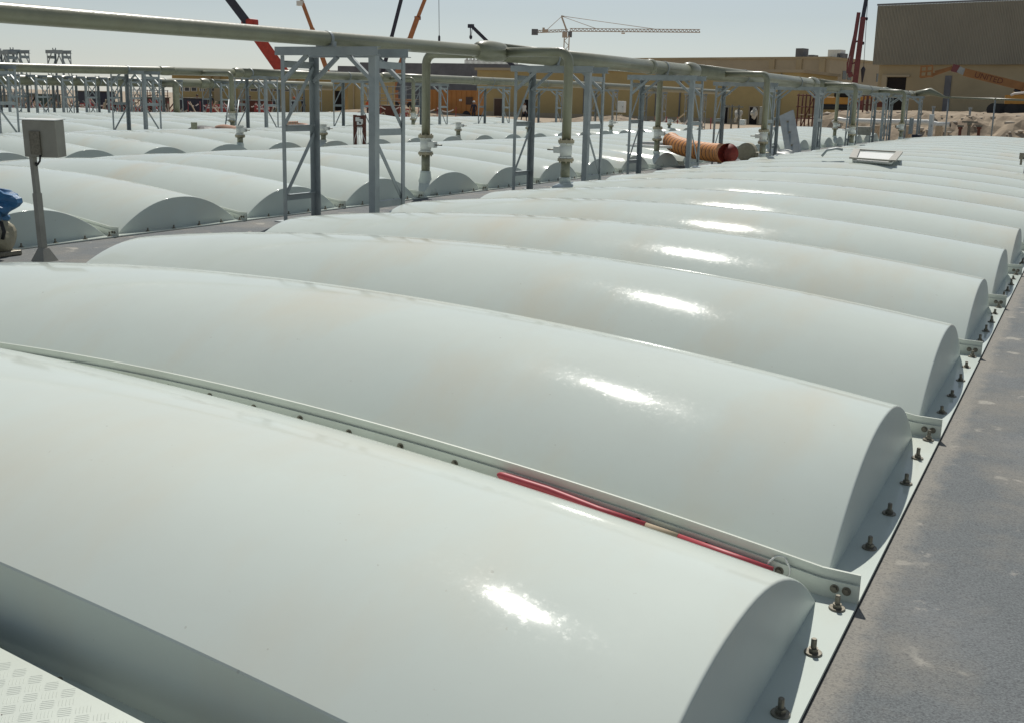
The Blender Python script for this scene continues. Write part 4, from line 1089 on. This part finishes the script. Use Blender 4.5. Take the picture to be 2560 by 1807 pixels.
# tower crane far off
r = 380
c0 = at_r(1412, 240, r); vv = Vector((c0.y - CAM.y, -(c0.x - CAM.x), 0)).normalized()
t = thing('tower_crane', 'distant beige tower crane with a long horizontal jib on the skyline', 'tower crane', (c0.x, c0.y, GZ)); L = Vector((c0.x, c0.y, GZ))
def TP(px, py): return at_r(px, py, r) - L
def truss(b, p, q, h, n, w=0.16):
    p, q = Vector(p), Vector(q); up = Vector((0, 0, h)); a = Vector((-vv.y, vv.x, 0)) * (h * 0.45)
    b.beam(p + up, q + up, w * 1.4, w * 1.4); b.beam(p + a, q + a, w * 1.4, w * 1.4); b.beam(p - a, q - a, w * 1.4, w * 1.4)
    for k in range(n):
        c1, c2, c3 = p.lerp(q, k / n), p.lerp(q, (k + 0.5) / n), p.lerp(q, (k + 1) / n)
        for s_ in (a, -a): b.beam(c1 + s_, c2 + up, w, w); b.beam(c2 + up, c3 + s_, w, w)
b = MB(); truss(b, TP(1424, 79), TP(1750, 82), 0.95, 34); b.build('jib', M['cranebeige'], t)
b = MB(); truss(b, TP(1335, 83), TP(1420, 80), 0.75, 9); b.build('counter_jib', M['cranebeige'], t)
b = MB(); c = TP(1337, 81); b.beam(c - vv * 1.1, c + vv * 1.1, 1.2, 2.0); b.build('counterweight', M['wallgrey'], t)
b = MB(); c = TP(1363, 78); b.beam(c - vv * 1.0, c + vv * 1.0, 1.0, 1.0); c = TP(1359, 73); b.beam(c - vv * 0.4, c + vv * 0.4, 0.8, 0.8); b.build('winch_house', M['cranebeige'], t)
b = MB(); b.beam(TP(1417, 78), TP(1404, 42), 0.55, 0.55); b.beam(TP(1403, 40), TP(1411, 42), 0.3, 0.3); b.build('apex', M['cranebeige'], t)
b = MB()
for p_, q_ in (((1404, 42), (1367, 76)), ((1406, 41), (1640, 74)), ((1406, 42), (1492, 73))): b.tube([TP(*p_), TP(*q_)], 0.10, 5)
b.build('tie_bars', M['cranebeige'], t)
b = MB(); c = TP(1425, 87); b.beam(c - vv * 0.7, c + vv * 0.7, 1.4, 1.9); b.build('cab', M['wallgrey'], t)
b = MB(); c = TP(1412, 88); b.beam(c - vv * 0.9 , c + vv * 0.9, 1.8, 1.8); b.build('slew_ring', M['cranebeige'], t)
b = MB(); zt = TP(1412, 90).z
for sx in (-0.85, 0.85):
    for sy in (-0.85, 0.85): b.beam(vv * sx + Vector((-vv.y, vv.x, 0)) * sy, vv * sx + Vector((-vv.y, vv.x, 0)) * sy + Vector((0, 0, zt)), 0.28, 0.28)
n_ = int(zt / 1.7)
for k in range(n_):
    s_ = 1 if k % 2 else -1
    for sy in (-0.85, 0.85): w_ = Vector((-vv.y, vv.x, 0)) * sy; b.beam(-vv * 0.85 * s_ + w_ + Vector((0, 0, zt * k / n_)), vv * 0.85 * s_ + w_ + Vector((0, 0, zt * (k + 1) / n_)), 0.16, 0.16)
b.build('mast', M['cranebeige'], t)
b = MB(); c = TP(1558, 84); b.beam(c - vv * 0.6, c + vv * 0.6, 0.8, 0.4); b.build('trolley', M['cranebeige'], t)

#@@PART5
# ------------------------------------------------------------------ boom lift on the bank at the right
r = 96.0
P, U, N, LEN = wall_frame(at_r(2280, 260, r), at_r(2640, 260, r))
t = thing('boom_lift', 'orange boom lift with its platform raised in front of the tan hall', 'boom lift', (P.x, P.y, 0)); L = Vector((P.x, P.y, 0))
def BL(px, py, d=0.0):
    a = along(P, U, N, px); return U * a + N * d + Vector((0, 0, zat(P, U, px, py)))
b = MB(); b.beam(BL(2403, 181), BL(2560, 219), 0.62, 0.62); b.build('main_boom', M['lift'], t)
b = MB(); b.beam(BL(2555, 217), BL(2650, 245), 0.85, 0.85); b.build('boom_base', M['lift'], t)
b = MB(); b.beam(BL(2388, 174), BL(2405, 182), 0.55, 0.5); b.build('boom_knuckle', M['galv'], t)
b = MB(); b.beam(BL(2372, 170), BL(2389, 174), 0.5, 0.6); b.build('jib_head', M['darkred'], t)
b = MB(); b.beam(BL(2326, 188), BL(2374, 171), 0.22, 0.24); b.beam(BL(2330, 180), BL(2372, 168), 0.12, 0.12); b.build('jib', M['lift'], t)
b = MB()
for z_ in (165, 178, 192): b.beam(BL(2296, z_ + 3), BL(2324, z_), 0.1, 0.1); b.beam(BL(2296, z_ + 3, 0.8), BL(2324, z_, 0.8), 0.1, 0.1)
for px in (2296, 2310, 2324): b.beam(BL(px, 166), BL(px, 194), 0.1, 0.1); b.beam(BL(px, 166, 0.8), BL(px, 194, 0.8), 0.1, 0.1)
b.beam(BL(2294, 193, 0.4), BL(2328, 192, 0.4), 1.0, 0.14); b.build('platform', M['lift'], t)
# writing on the boom
cu = bpy.data.curves.new('boom_text', 'FONT'); cu.body = 'UNITED'; cu.size = 0.62; cu.align_x = 'CENTER'; cu.align_y = 'CENTER'; cu.extrude = 0.004
tx = bpy.data.objects.new('boom_lettering', cu); C.objects.link(tx)
dirb = (BL(2560, 219) - BL(2403, 181)).normalized(); upb = N.cross(dirb).normalized() * 1.0
if upb.z < 0: upb = -upb
nb = dirb.cross(upb).normalized(); mid = BL(2466, 196.5) + N * 0.325
mm = Matrix.Identity(4)
for i in range(3): mm[i][0], mm[i][1], mm[i][2], mm[i][3] = dirb[i], upb[i], nb[i], mid[i]
me = bpy.data.meshes.new_from_object(tx.evaluated_get(bpy.context.evaluated_depsgraph_get())); bpy.data.objects.remove(tx)
o = bpy.data.objects.new('boom_lettering', me); C.objects.link(o); me.materials.clear(); me.materials.append(M['rust']); o.parent = t; o.matrix_local = mm
b = MB(); b.beam(BL(2530, 240), BL(2640, 240), 2.2, 0.5); b.beam(BL(2512, 250), BL(2640, 250), 2.4, 0.7); b.build('turntable', M['machine'], t)
b = MB(); b.tube([BL(2524, 240, 1.2), BL(2534, 235.5, 1.2), BL(2560, 233.5, 1.2), BL(2640, 234, 1.2)], 0.10, 8); b.build('hood_edge', M['tape'], t)
b = MB(); b.tube([BL(2533, 224), BL(2548, 232)], 0.15, 8); b.build('lift_cylinder', M['navy'], t)
b = MB(); b.beam(BL(2480, 272), BL(2660, 276), 2.0, 0.8); b.build('chassis', M['black'], t)
for px in (2486, 2530, 2600):
    c = BL(px, 275 if px < 2500 else 276); b = MB(); b.tube([c - N * 1.2, c + N * 1.2], 0.52, 18); b.build('wheel', M['black'], t)

# ------------------------------------------------------------------ things at the far end of the nearest walkway
yw = 53.2
p = on_y(2352, 243, yw)
t = thing('vent_pipe_run', 'thin pale pipe on slim posts running right from the far end of the nearest header', 'pipe', (p.x, yw, 0)); L = Vector((p.x, yw, 0))
a_ = Vector((-7.6 - p.x, 0.3, 2.15)); c_ = on_y(2326, 230, yw) - L; e_ = on_y(2362, 244, yw) - L
b = MB(); b.tube([a_, c_, c_.lerp(e_, 0.5), e_, on_y(2378, 245, yw) - L], [0.18, 0.18, 0.11, 0.05, 0.05], 14); b.build('reducer', M['pipe'], t)
b = MB(); b.tube([on_y(2378, 245, yw) - L, on_y(2700, 256, yw) - L], 0.05, 10); b.build('pipe_run', M['pipe'], t)
for px, pb in ((2372, 352), (2489, 356), (2640, 360)):
    h_ = on_y(px, 246, yw); b = MB(); b.tube([(h_.x - L.x, 0, -0.02), (h_.x - L.x, 0, h_.z)], 0.035, 8); b.build('post', M['galv'], t)
yp = 57.5
t0_ = on_y(2082, 306, yp); t = thing('ground_pipe', 'pale grey pipe lying on sleepers across the trench at the far right', 'pipe', (t0_.x, yp, 0)); L = Vector((t0_.x, yp, 0))
b = MB(); b.tube([on_y(2082, 309, yp) - L, on_y(2098, 300, yp) - L, on_y(2110, 303, yp) - L, on_y(2230, 306, yp) - L, on_y(2318, 307, yp) - L, on_y(2345, 313, yp) - L, on_y(2374, 313, yp) - L], 0.15, 14); b.build('pipe_run', M['white'], t)
for px in (2125, 2190, 2270, 2350):
    q_ = on_y(px, 309, yp) - L; b = MB(); b.box((q_.x - 0.15, -0.35, GZ), (q_.x + 0.15, 0.35, q_.z - 0.13)); b.build('sleeper', M['timber'], t)
q_ = on_y(2376, 313, yp) - L; b = MB(); b.tube([q_, q_ + Vector((0.02, 0, 0))], 0.135, 14); b.build('open_end', M['dark'], t)
def cabinet(px0, px1, py0, py1, y, label, m_='white', dpt=0.3, name='cabinet', door=True):
    a, c = on_y(px0, py1, y), on_y(px1, py0, y); t = thing(name, label, 'cabinet', ((a.x + c.x) / 2, y, a.z)); w_, h_ = (c.x - a.x) / 2, c.z - a.z
    b = MB(); b.box((-w_, 0, 0), (w_, dpt, h_)); bevel(b.build('body', M[m_], t), 0.015)
    if door:
        b = MB(); b.box((-w_ * 0.85, -0.02, h_ * 0.06), (w_ * 0.85, -0.001, h_ * 0.94)); d_ = b.build('door', M[m_], t)
        b = MB(); b.box((w_ * 0.6, -0.045, h_ * 0.45), (w_ * 0.7, -0.021, h_ * 0.56)); b.build('handle', M['bolt'], d_)
    return t
cabinet(2318, 2334, 287, 344, 52.0, 'tall white cabinet at the far end of the nearest walkway', 'white', 0.4)
cabinet(2142, 2176, 318, 338, 46.0, 'low pale grey cabinet on the far part of the nearest walkway', 'greybox', 0.3)
cabinet(2270, 2283, 296, 336, 50.0, 'narrow grey cabinet next to the far white cabinet', 'galv', 0.3)
cabinet(1896, 1914, 268, 312, 54.0, 'grey cabinet on a stand left of the leaning plank', 'greybox', 0.3)
cabinet(1848, 1862, 300, 314, 53.2, 'small white box on the ground in front of the ochre building', 'white', 0.3, door=False)
cabinet(1543, 1561, 254, 282, 56.0, 'white cabinet on a stand seen through the second nearest support', 'white', 0.3)
cabinet(2278, 2302, 338, 350, 50.5, 'dark box at the foot of the last pipe support', 'navy', 0.4, door=False)
# valve group on the bank
for px, pb in ((2420, 350), (2398, 350), (2445, 350)):
    a, c = on_y(px, 346, 54.6), on_y(px, 308 if px == 2420 else 318, 54.6); t = thing('valve_post', {2420: 'dark valve post with a cross handle beyond the far covers, tallest of three', 2398: 'short rusty valve post left of the dark cross-handled one', 2445: 'short rusty valve post right of the dark cross-handled one'}[px], 'valve', (a.x, 54.6, GZ), 'valve posts beyond the far covers')
    h_ = c.z - GZ; b = MB(); b.lathe((0, 0, 0), [(0.14, 0), (0.14, h_ * 0.35), (0.07, h_ * 0.4), (0.07, h_ * 0.9), (0.11, h_ * 0.92), (0.11, h_)], 12); b.build('stem', M['bolt'] if px == 2420 else M['rust'], t)
    b = MB(); b.box((-0.35 if px == 2420 else -0.15, -0.03, h_ + 0.001), (0.35 if px == 2420 else 0.15, 0.03, h_ + 0.08)); b.build('handle', M['bolt'], t)
for px, yt in ((2332, 266), (2424, 269)):
    a = on_y(px, 290, 64.5); zt_ = on_y(px, yt, 64.5).z; b = MB(); b.tube([(0, 0, -0.3), (0, 0, zt_ - a.z)], 0.06, 8); b.lathe((0, 0, zt_ - a.z - 0.12), [(0.1, 0), (0.1, 0.12)], 8)
    o = b.build('marker_post', M['galv']); o.location = (a.x, 64.5, a.z); tag(o, 'thin grey marker post on the earth bank, ' + ('left one of the two' if px < 2400 else 'right one of the two'), 'post', 'marker posts on the earth bank')

# scaffold and plant right of the ochre building
def scaffold(px0, px1, py0, y, label, m_, nb=2, nl=4):
    a, c = on_y(px0, 330, y), on_y(px1, py0, y); w_, h_ = c.x - a.x, c.z - GZ; t = thing('scaffold', label, 'scaffold', (a.x, y, GZ))
    for i in range(nb + 1):
        for d in (0, 1.0):
            b = MB(); b.tube([(w_ * i / nb, d, 0), (w_ * i / nb, d, h_)], 0.045, 6); b.build('upright', M[m_], t)
    for k in range(1, nl + 1):
        b = MB(); z_ = h_ * k / nl * 0.97
        for d in (0, 1.0): b.tube([(-0.1, d, z_), (w_ + 0.1, d, z_)], 0.035, 6)
        b.build('ledger', M[m_], t)
    b = MB(); b.tube([(0, 0, 0.1), (w_ / nb, 0, h_ * 0.5)], 0.03, 6); b.tube([(w_ / nb, 0, h_ * 0.5), (w_, 0, h_ * 0.95)], 0.03, 6); b.build('brace', M[m_], t)
    b = MB(); b.box((0.05, 0.1, h_ * 0.55), (w_ - 0.05, 0.9, h_ * 0.57)); b.build('boards', M['timber'], t)
    return t
scaffold(1990, 2036, 236, 62, 'rust-brown tube scaffold right of the ochre building', 'rust')
scaffold(2152, 2172, 236, 66, 'small rust-brown scaffold tower below the tall red crane', 'rust', 1, 5)
a = on_y(2090, 262, 108); t = thing('excavator', 'yellow excavator half hidden behind the far pipe supports', 'excavator', (a.x, 108, 1.2)); t.scale = (0.9, 0.9, 0.62)
b = MB(); b.box((-2.0, -1.2, 0.9), (1.6, 1.2, 2.0)); bevel(b.build('body', M['machine'], t), 0.1)
b = MB(); b.box((-0.1, -1.0, 2.001), (1.4, 0.4, 3.4)); bevel(b.build('cab', M['dark'], t), 0.12)
b = MB()
for d in (-1.2, 0.6): b.tube([(-1.8, d + 0.3, 0.45), (1.8, d + 0.3, 0.45)], 0.44, 14); b.box((-1.8, d, 0.02), (1.8, d + 0.6, 0.88))
b.build('tracks', M['black'], t)
b = MB(); b.beam((1.4, 0, 1.5), (3.6, 0, 2.1), 0.5, 0.5); b.beam((3.6, 0, 2.1), (4.8, 0, 1.2), 0.4, 0.4); b.build('arm', M['machine'], t)
b = MB(); b.box((4.4, -0.5, 0.6), (5.3, 0.5, 1.4)); b.build('bucket', M['rust'], t)
p = on_y(1815, 300, 55.2)
for i, (px, py, w_, lab) in enumerate(((1845, 290, 0.30, 'white woven sack hanging torn from a stand by the ochre building'), (1886, 284, 0.24, 'crumpled pale sheet bundled in front of the right-hand dark door'))):
    q_ = on_y(px, py, 55.2); o = blob('sack', (0, 0, 0), w_ * 0.6, 0.3, w_, M['sack'], 30 + i, 0.4); o.location = q_; tag(o, lab, 'sack')
q_ = on_y(1828, 312, 55.0); t = thing('stand', 'dark steel stand holding up the torn white sack', 'stand', (q_.x, 55.0, GZ))
for dx in (-0.5, 0.0, 0.45):
    b = MB(); b.tube([(dx, 0, 0), (dx * 0.8, 0, 2.0)], 0.05, 6); b.build('leg', M['bolt'], t)
b = MB(); b.beam((-0.6, 0, 1.9), (0.6, 0, 1.9), 0.08, 0.08); b.build('cross_bar', M['bolt'], t)
a, c = on_y(1692, 300, 54.5), on_y(1710, 286, 54.5); b = MB(); b.beam((0, 0, 0), c - a, 0.16, 0.05)
o = b.build('timber_plank', M['timber']); o.location = a; tag(o, 'single pale plank leaning in front of the ochre building', 'plank')


# ------------------------------------------------------------------ people
def person(px, py_head, r, label, top, legs, pose='stand', facing=0.0, helmet=None, reach=None):
    hd = at_r(px, py_head, r); fx = Vector((hd.x, hd.y, GZ)); H_ = 1.76
    t = thing('person', label, 'person', fx); t.rotation_euler = (0, 0, facing)
    k = H_ / 1.76
    V = {'pel': (0, 0, .95), 'chest': (0, 0, 1.32), 'neck': (0, 0, 1.48), 'head': (0, -.02, 1.60), 'crown': (0, -.01, 1.74)}
    st = 0.22 if pose == 'walk' else 0.0
    lean = -0.25 if pose == 'lean' else 0
    for n in ('chest', 'neck', 'head', 'crown'): x, y, z = V[n]; V[n] = (x, y + lean * (z - .95), z - abs(lean) * 0.1 * (z - .95))
    for s, n in ((-1, 'l'), (1, 'r')):
        V['hip' + n] = (.09 * s, 0, .92); V['knee' + n] = (.10 * s, -st * s * 0.8 - .02, .50); V['ank' + n] = (.11 * s, -st * s * 1.1 + .03, .09); V['toe' + n] = (.12 * s, -st * s * 1.1 - .13, .04)
        c = V['chest']; V['sh' + n] = (.20 * s, c[1], 1.42 + (c[2] - 1.32)); V['el' + n] = (.27 * s, c[1] + st * s * 0.5, 1.14); V['wr' + n] = (.27 * s, c[1] - .12 + st * s * 0.3, .90); V['hand' + n] = (.26 * s, c[1] - .16 + st * s * 0.2, .80)
    if reach:
        s = reach; n = 'r' if s > 0 else 'l'; V['el' + n] = (.48 * s, -.05, 1.38); V['wr' + n] = (.72 * s, -.1, 1.42); V['hand' + n] = (.82 * s, -.11, 1.42)
    names = list(V); E_ = [('pel', 'chest'), ('chest', 'neck'), ('neck', 'head'), ('head', 'crown')]
    for n in 'lr': E_ += [('pel', 'hip' + n), ('hip' + n, 'knee' + n), ('knee' + n, 'ank' + n), ('ank' + n, 'toe' + n), ('chest', 'sh' + n), ('sh' + n, 'el' + n), ('el' + n, 'wr' + n), ('wr' + n, 'hand' + n)]
    R_ = {'pel': .15, 'chest': .165, 'neck': .06, 'head': .105, 'crown': .075, 'hip': .10, 'knee': .068, 'ank': .05, 'toe': .042, 'sh': .075, 'el': .052, 'wr': .04, 'hand': .042}
    me = bpy.data.meshes.new('body'); me.from_pydata([V[n] for n in names], [(names.index(a), names.index(b_)) for a, b_ in E_], [])
    o = bpy.data.objects.new('body', me); C.objects.link(o); o.modifiers.new('skin', 'SKIN'); sd = o.modifiers.new('sub', 'SUBSURF'); sd.levels = sd.render_levels = 1
    for i, n in enumerate(names):
        rr = R_.get(n, R_.get(n[:-1], .05)); me.skin_vertices[0].data[i].radius = (rr, rr * (0.75 if n in ('pel', 'chest') else 1)); me.skin_vertices[0].data[i].use_root = (n == 'pel')
    dg = bpy.context.evaluated_depsgraph_get(); nm = bpy.data.meshes.new_from_object(o.evaluated_get(dg)); bpy.data.objects.remove(o)
    nm.materials.clear()
    for x in (top, legs, 'skin', 'black'): nm.materials.append(M[x])
    for f in nm.polygons:
        z = f.center.z; xx = abs(f.center.x)
        f.use_smooth = True
        f.material_index = 2 if z > 1.47 + lean * 0 else (3 if z < .10 else (1 if z < .93 and xx < .24 and not (xx > .2 and z > .7) else (2 if (xx > .24 and z < .86) or xx > .76 else 0)))
    nm.name = 'body'; o = bpy.data.objects.new('body', nm); C.objects.link(o); o.parent = t
    hx, hy, hz = V['head']
    b = MB()
    if helmet: b.lathe((hx, hy, hz + 0.045), [(0.155, 0.0), (0.125, 0.012), (0.12, 0.06), (0.085, 0.115), (0.03, 0.135)], 14, 0, 'z', True); b.build('helmet', M[helmet], t)
    else: b.lathe((hx, hy + 0.02, hz + 0.035), [(0.118, 0.0), (0.115, 0.05), (0.08, 0.11), (0.03, 0.13)], 12, 0, 'z', True); b.build('hair', M['black'], t)
    b = MB()                                             # simple face: nose, eyes, mouth
    b.box((hx - 0.012, hy - 0.125, hz - 0.02), (hx + 0.012, hy - 0.10, hz + 0.02)); b.box((hx - 0.05, hy - 0.112, hz + 0.02), (hx - 0.025, hy - 0.10, hz + 0.032)); b.box((hx + 0.025, hy - 0.112, hz + 0.02), (hx + 0.05, hy - 0.10, hz + 0.032)); b.box((hx - 0.025, hy - 0.112, hz - 0.055), (hx + 0.025, hy - 0.10, hz - 0.045)); b.build('face', M['skin'], t)
    for s, n in ((-1, 'l'), (1, 'r')):
        w_ = Vector(V['hand' + n]); d_ = (w_ - Vector(V['wr' + n])).normalized(); sd_ = d_.cross(Vector((0, 1, 0)))
        if sd_.length < 0.1: sd_ = Vector((1, 0, 0))
        sd_.normalize(); b = MB()
        for q in range(4): p0_ = w_ + sd_ * ((q - 1.5) * 0.018); b.tube([p0_, p0_ + d_ * (0.055 + 0.008 * (1 - abs(q - 1.5))), p0_ + d_ * 0.09 + Vector((0, -0.012, 0))], [0.010, 0.009, 0.007], 6)
        b.tube([w_ - d_ * 0.02 + sd_ * 0.035, w_ + d_ * 0.02 + sd_ * 0.055, w_ + d_ * 0.05 + sd_ * 0.05], [0.011, 0.010, 0.008], 6); b.build('fingers', M['skin'], t)
    return t
# heading so that the figure faces the camera is towards -ray direction
def face(px): d = ray(px, 250); return math.atan2(d.y, d.x) - math.pi / 2
person(493, 241, 106, 'worker in a black overall pointing with an outstretched arm', 'overall', 'overall', 'stand', face(493), None, reach=-1)
person(527, 247, 108, 'worker in dark clothes with a white helmet, right of the pointing worker', 'overall', 'trouser', 'stand', face(527) + 0.4, 'white')
person(624, 240, 104, 'worker in black striding, seen left of the nearest support', 'overall', 'overall', 'walk', face(624) + 1.3, None)
person(684, 244, 110, 'dark-clothed worker standing just left of the nearest support', 'overall', 'trouser', 'stand', face(684) + 3.0, None)
person(730, 238, 100, 'worker in navy with an orange helmet bending, seen inside the nearest support', 'overall', 'trouser', 'lean', face(730) + 1.2, 'vest')
person(757, 236, 112, 'dark-clothed worker near the window building, inside the nearest support', 'overall', 'trouser', 'stand', face(757) + 1.0, None)
person(921, 246, 98, 'worker in an orange vest beside the wide leg of the nearest support', 'vest', 'trouser', 'stand', face(921) + 0.5, 'white')
person(1185, 253, 98, 'worker in dark clothes by the end of the orange container', 'overall', 'trouser', 'stand', face(1185) - 0.4, 'white')
person(1311, 250, 100, 'worker with a pale shirt in front of the ochre building', 'white', 'trouser', 'walk', face(1311) + 0.8, None)

# ------------------------------------------------------------------ site clutter at the far left
random.seed(5)
for i, (px, py, w_, h_, r_) in enumerate(((484, 272, 2.0, 1.4, 100), (575, 268, 1.6, 1.2, 104), (645, 270, 2.4, 1.3, 102), (110, 262, 2.2, 1.5, 92), (240, 258, 3.0, 1.8, 95), (388, 264, 2.0, 1.4, 98), (975, 262, 1.4, 1.2, 92), (40, 268, 2.4, 1.4, 88))):
    c = at_r(px, 260, r_); b = MB(); nm = ('material_bin', 'dark steel material bin'); t = thing('material_bin', '%s standing on the site yard, %s' % ('dark steel material bin', ['beside the pointing worker', 'left of the striding worker', 'right of the striding worker', 'far left below the second header', 'behind the left group of supports', 'left of the thick drop pipe', 'by the worker in orange', 'at the left photo edge'][i]), 'bin', (c.x, c.y, GZ), 'material bins on the yard')
    b.box((-w_ / 2, -0.7, 0.12), (w_ / 2, 0.7, h_)); b.box((-w_ / 2 - 0.05, -0.75, h_ - 0.12), (w_ / 2 + 0.05, 0.75, h_)) if False else None
    bevel(b.build('body', M[('navy', 'ply', 'rust', 'ply', 'navy', 'doorb', 'rust', 'beige')[i]], t), 0.04)
    b = MB(); b.box((-w_ / 2 - 0.06, -0.76, h_ + 0.001), (w_ / 2 + 0.06, 0.76, h_ + 0.07)); b.build('rim', M['bolt'], t)
    for dx in (-w_ * 0.35, w_ * 0.35):
        b = MB(); b.box((dx - 0.1, -0.6, 0), (dx + 0.1, 0.6, 0.119)); b.build('runner', M['timber'], t)
BAR = MB(); BAR.prism([(-0.75, 0.0), (0.75, 0.0), (0.75, 0.12), (0.70, 0.95), (-0.70, 0.95), (-0.75, 0.12)], -0.09, 0.09); BARM = BAR.mesh('panel', M['barrier'])
FT = MB(); FT.box((-0.6, -0.25, 0), (-0.45, 0.25, 0.06)); FT.box((0.45, -0.25, 0), (0.6, 0.25, 0.06)); FTM = FT.mesh('feet', M['black'])
ST = MB(); ST.box((-0.66, -0.10, 0.62), (0.66, -0.0905, 0.74)); STM = ST.mesh('reflective_strip', M['tape'])
spots = [(533, 97), (559, 99), (655, 96), (225, 88), (292, 90), (940, 95), (985, 96), (1005, 97), (75, 84)]
spots.sort()
for i, (px, r_) in enumerate(spots):
    c = at_r(px, 260, r_); t = thing('site_barrier', f'{ORD[i]} red plastic barrier from the left along the yard behind the tanks', 'barrier', (c.x, c.y, GZ), 'red barriers along the yard', face(px) + random.uniform(-0.6, 0.6))
    for n, me in (('panel', BARM), ('feet', FTM), ('reflective_strip', STM)): ob(n, me, t)
# barrier tape between thin posts
for i, (pa, pb, r_) in enumerate(((470, 620, 92), (180, 420, 84), (600, 700, 94), (905, 1140, 90), (1640, 1780, 62))):
    t = thing('barrier_tape', 'sagging white barrier tape on thin posts ' + ['behind the pointing worker', 'behind the left group of supports', 'by the striding worker', 'in front of the orange container', 'in front of the ochre building'][i], 'barrier tape', at_r(pa, 260, r_)); L = t.location.copy(); n_ = 5
    for k in range(n_ + 1):
        q = at_r(pa + (pb - pa) * k / n_, 260, r_) - L; q.z = GZ - L.z; b = MB(); b.tube([q, q + Vector((0, 0, 1.25))], 0.03, 6); b.build('post', M['barrier'], t)
    b = MB()
    for k in range(n_):
        A0 = at_r(pa + (pb - pa) * k / n_, 260, r_) - L; B0 = at_r(pa + (pb - pa) * (k + 1) / n_, 260, r_) - L; A0.z = B0.z = GZ - L.z + 1.15
        for j in range(8):
            if random.random() < 0.35: continue
            u0, u1 = j / 8, (j + 1) / 8; z0, z1 = -0.3 * math.sin(math.pi * u0), -0.3 * math.sin(math.pi * u1); b.beam(A0.lerp(B0, u0) + Vector((0, 0, z0)), A0.lerp(B0, u1) + Vector((0, 0, z1)), 0.02, 0.09)
    b.build('tape', M['tape'], t)
# stacks of timber and poles lying about
for i in range(12):
    px = random.uniform(30, 420) if i < 9 else random.uniform(930, 1050); r_ = random.uniform(74, 92); c = at_r(px, 260, r_)
    t = thing('timber_stack', f'{ORD[i]} low stack of rough timber from the left on the yard behind the tanks', 'timber stack', (c.x, c.y, GZ), 'timber stacks on the yard', random.uniform(0, 3)); 
    t['_px'] = px
    for k in range(6):
        b = MB(); b.beam((-1.2 + random.uniform(-.3, .3), (k % 3) * 0.3 - 0.3, 0.12 + (k // 3) * 0.17), (1.2 + random.uniform(-.4, .4), (k % 3) * 0.3 - 0.3 + random.uniform(-.25, .25), 0.12 + (k // 3) * 0.17 + random.uniform(0, .5) * (k % 2)), 0.14, 0.09); b.build('plank', M['timber'] if k % 3 else M['rust'], t)
ts = sorted([o for o in C.objects if o.name.startswith('timber_stack')], key=lambda o: o['_px'])
for i, o in enumerate(ts):
    o['label'] = f'{ORD[i]} low stack of rough timber from the left on the yard behind the tanks'; del o['_px']
scaffold(20, 60, 232, 52 + 6, 'grey tube scaffold at the far left behind the farthest supports', 'galv', 2, 3).location.x -= 0
scaffold(330, 400, 226, 78, 'brown tube scaffold behind the middle group of supports at the left', 'rust', 3, 4)
scaffold(905, 1035, 216, 92, 'long grey scaffold behind the nearest support, left of the container', 'galv', 4, 4)
# loose construction debris over the yard: too much to count
random.seed(23); b = MB()
for k in range(1500):
    px = random.uniform(-20, 440) if k % 5 else random.choice((random.uniform(905, 1070), random.uniform(440, 700))); r_ = random.uniform(62, 96)
    c = at_r(px, 260, r_)
    if c.x > -43.6 and c.y < 53.5: continue
    zb = max(GZ, heap(c.x, c.y) if c.y > 55 else GZ); mi = random.choice((0, 0, 1, 2, 3, 4, 4, 5, 1))
    p_ = Vector((c.x, c.y, zb + random.uniform(0, 0.25)))
    if random.random() < 0.55:
        L_ = random.uniform(0.4, 1.9); q_ = p_ + Vector((random.uniform(-1, 1), random.uniform(-1, 1), random.choice((0.05, 0.2, 0.6, 1.0)))) * L_ * 0.7; b.beam(p_, q_, 0.07, 0.07, (0, 0, 1), mi)
    else:
        w_, h_ = random.uniform(0.1, 0.5), random.uniform(0.08, 0.45); b.box((p_.x - w_, p_.y - w_ * 0.6, zb), (p_.x + w_, p_.y + w_ * 0.6, zb + h_), mi)
o = b.build('site_debris', [M['timber'], M['stone'], M['barrier'], M['dark'], M['galv'], M['rust']]); o['kind'] = 'stuff'; tag(o, 'mixed construction debris littering the yard behind the tanks at the left', 'debris')
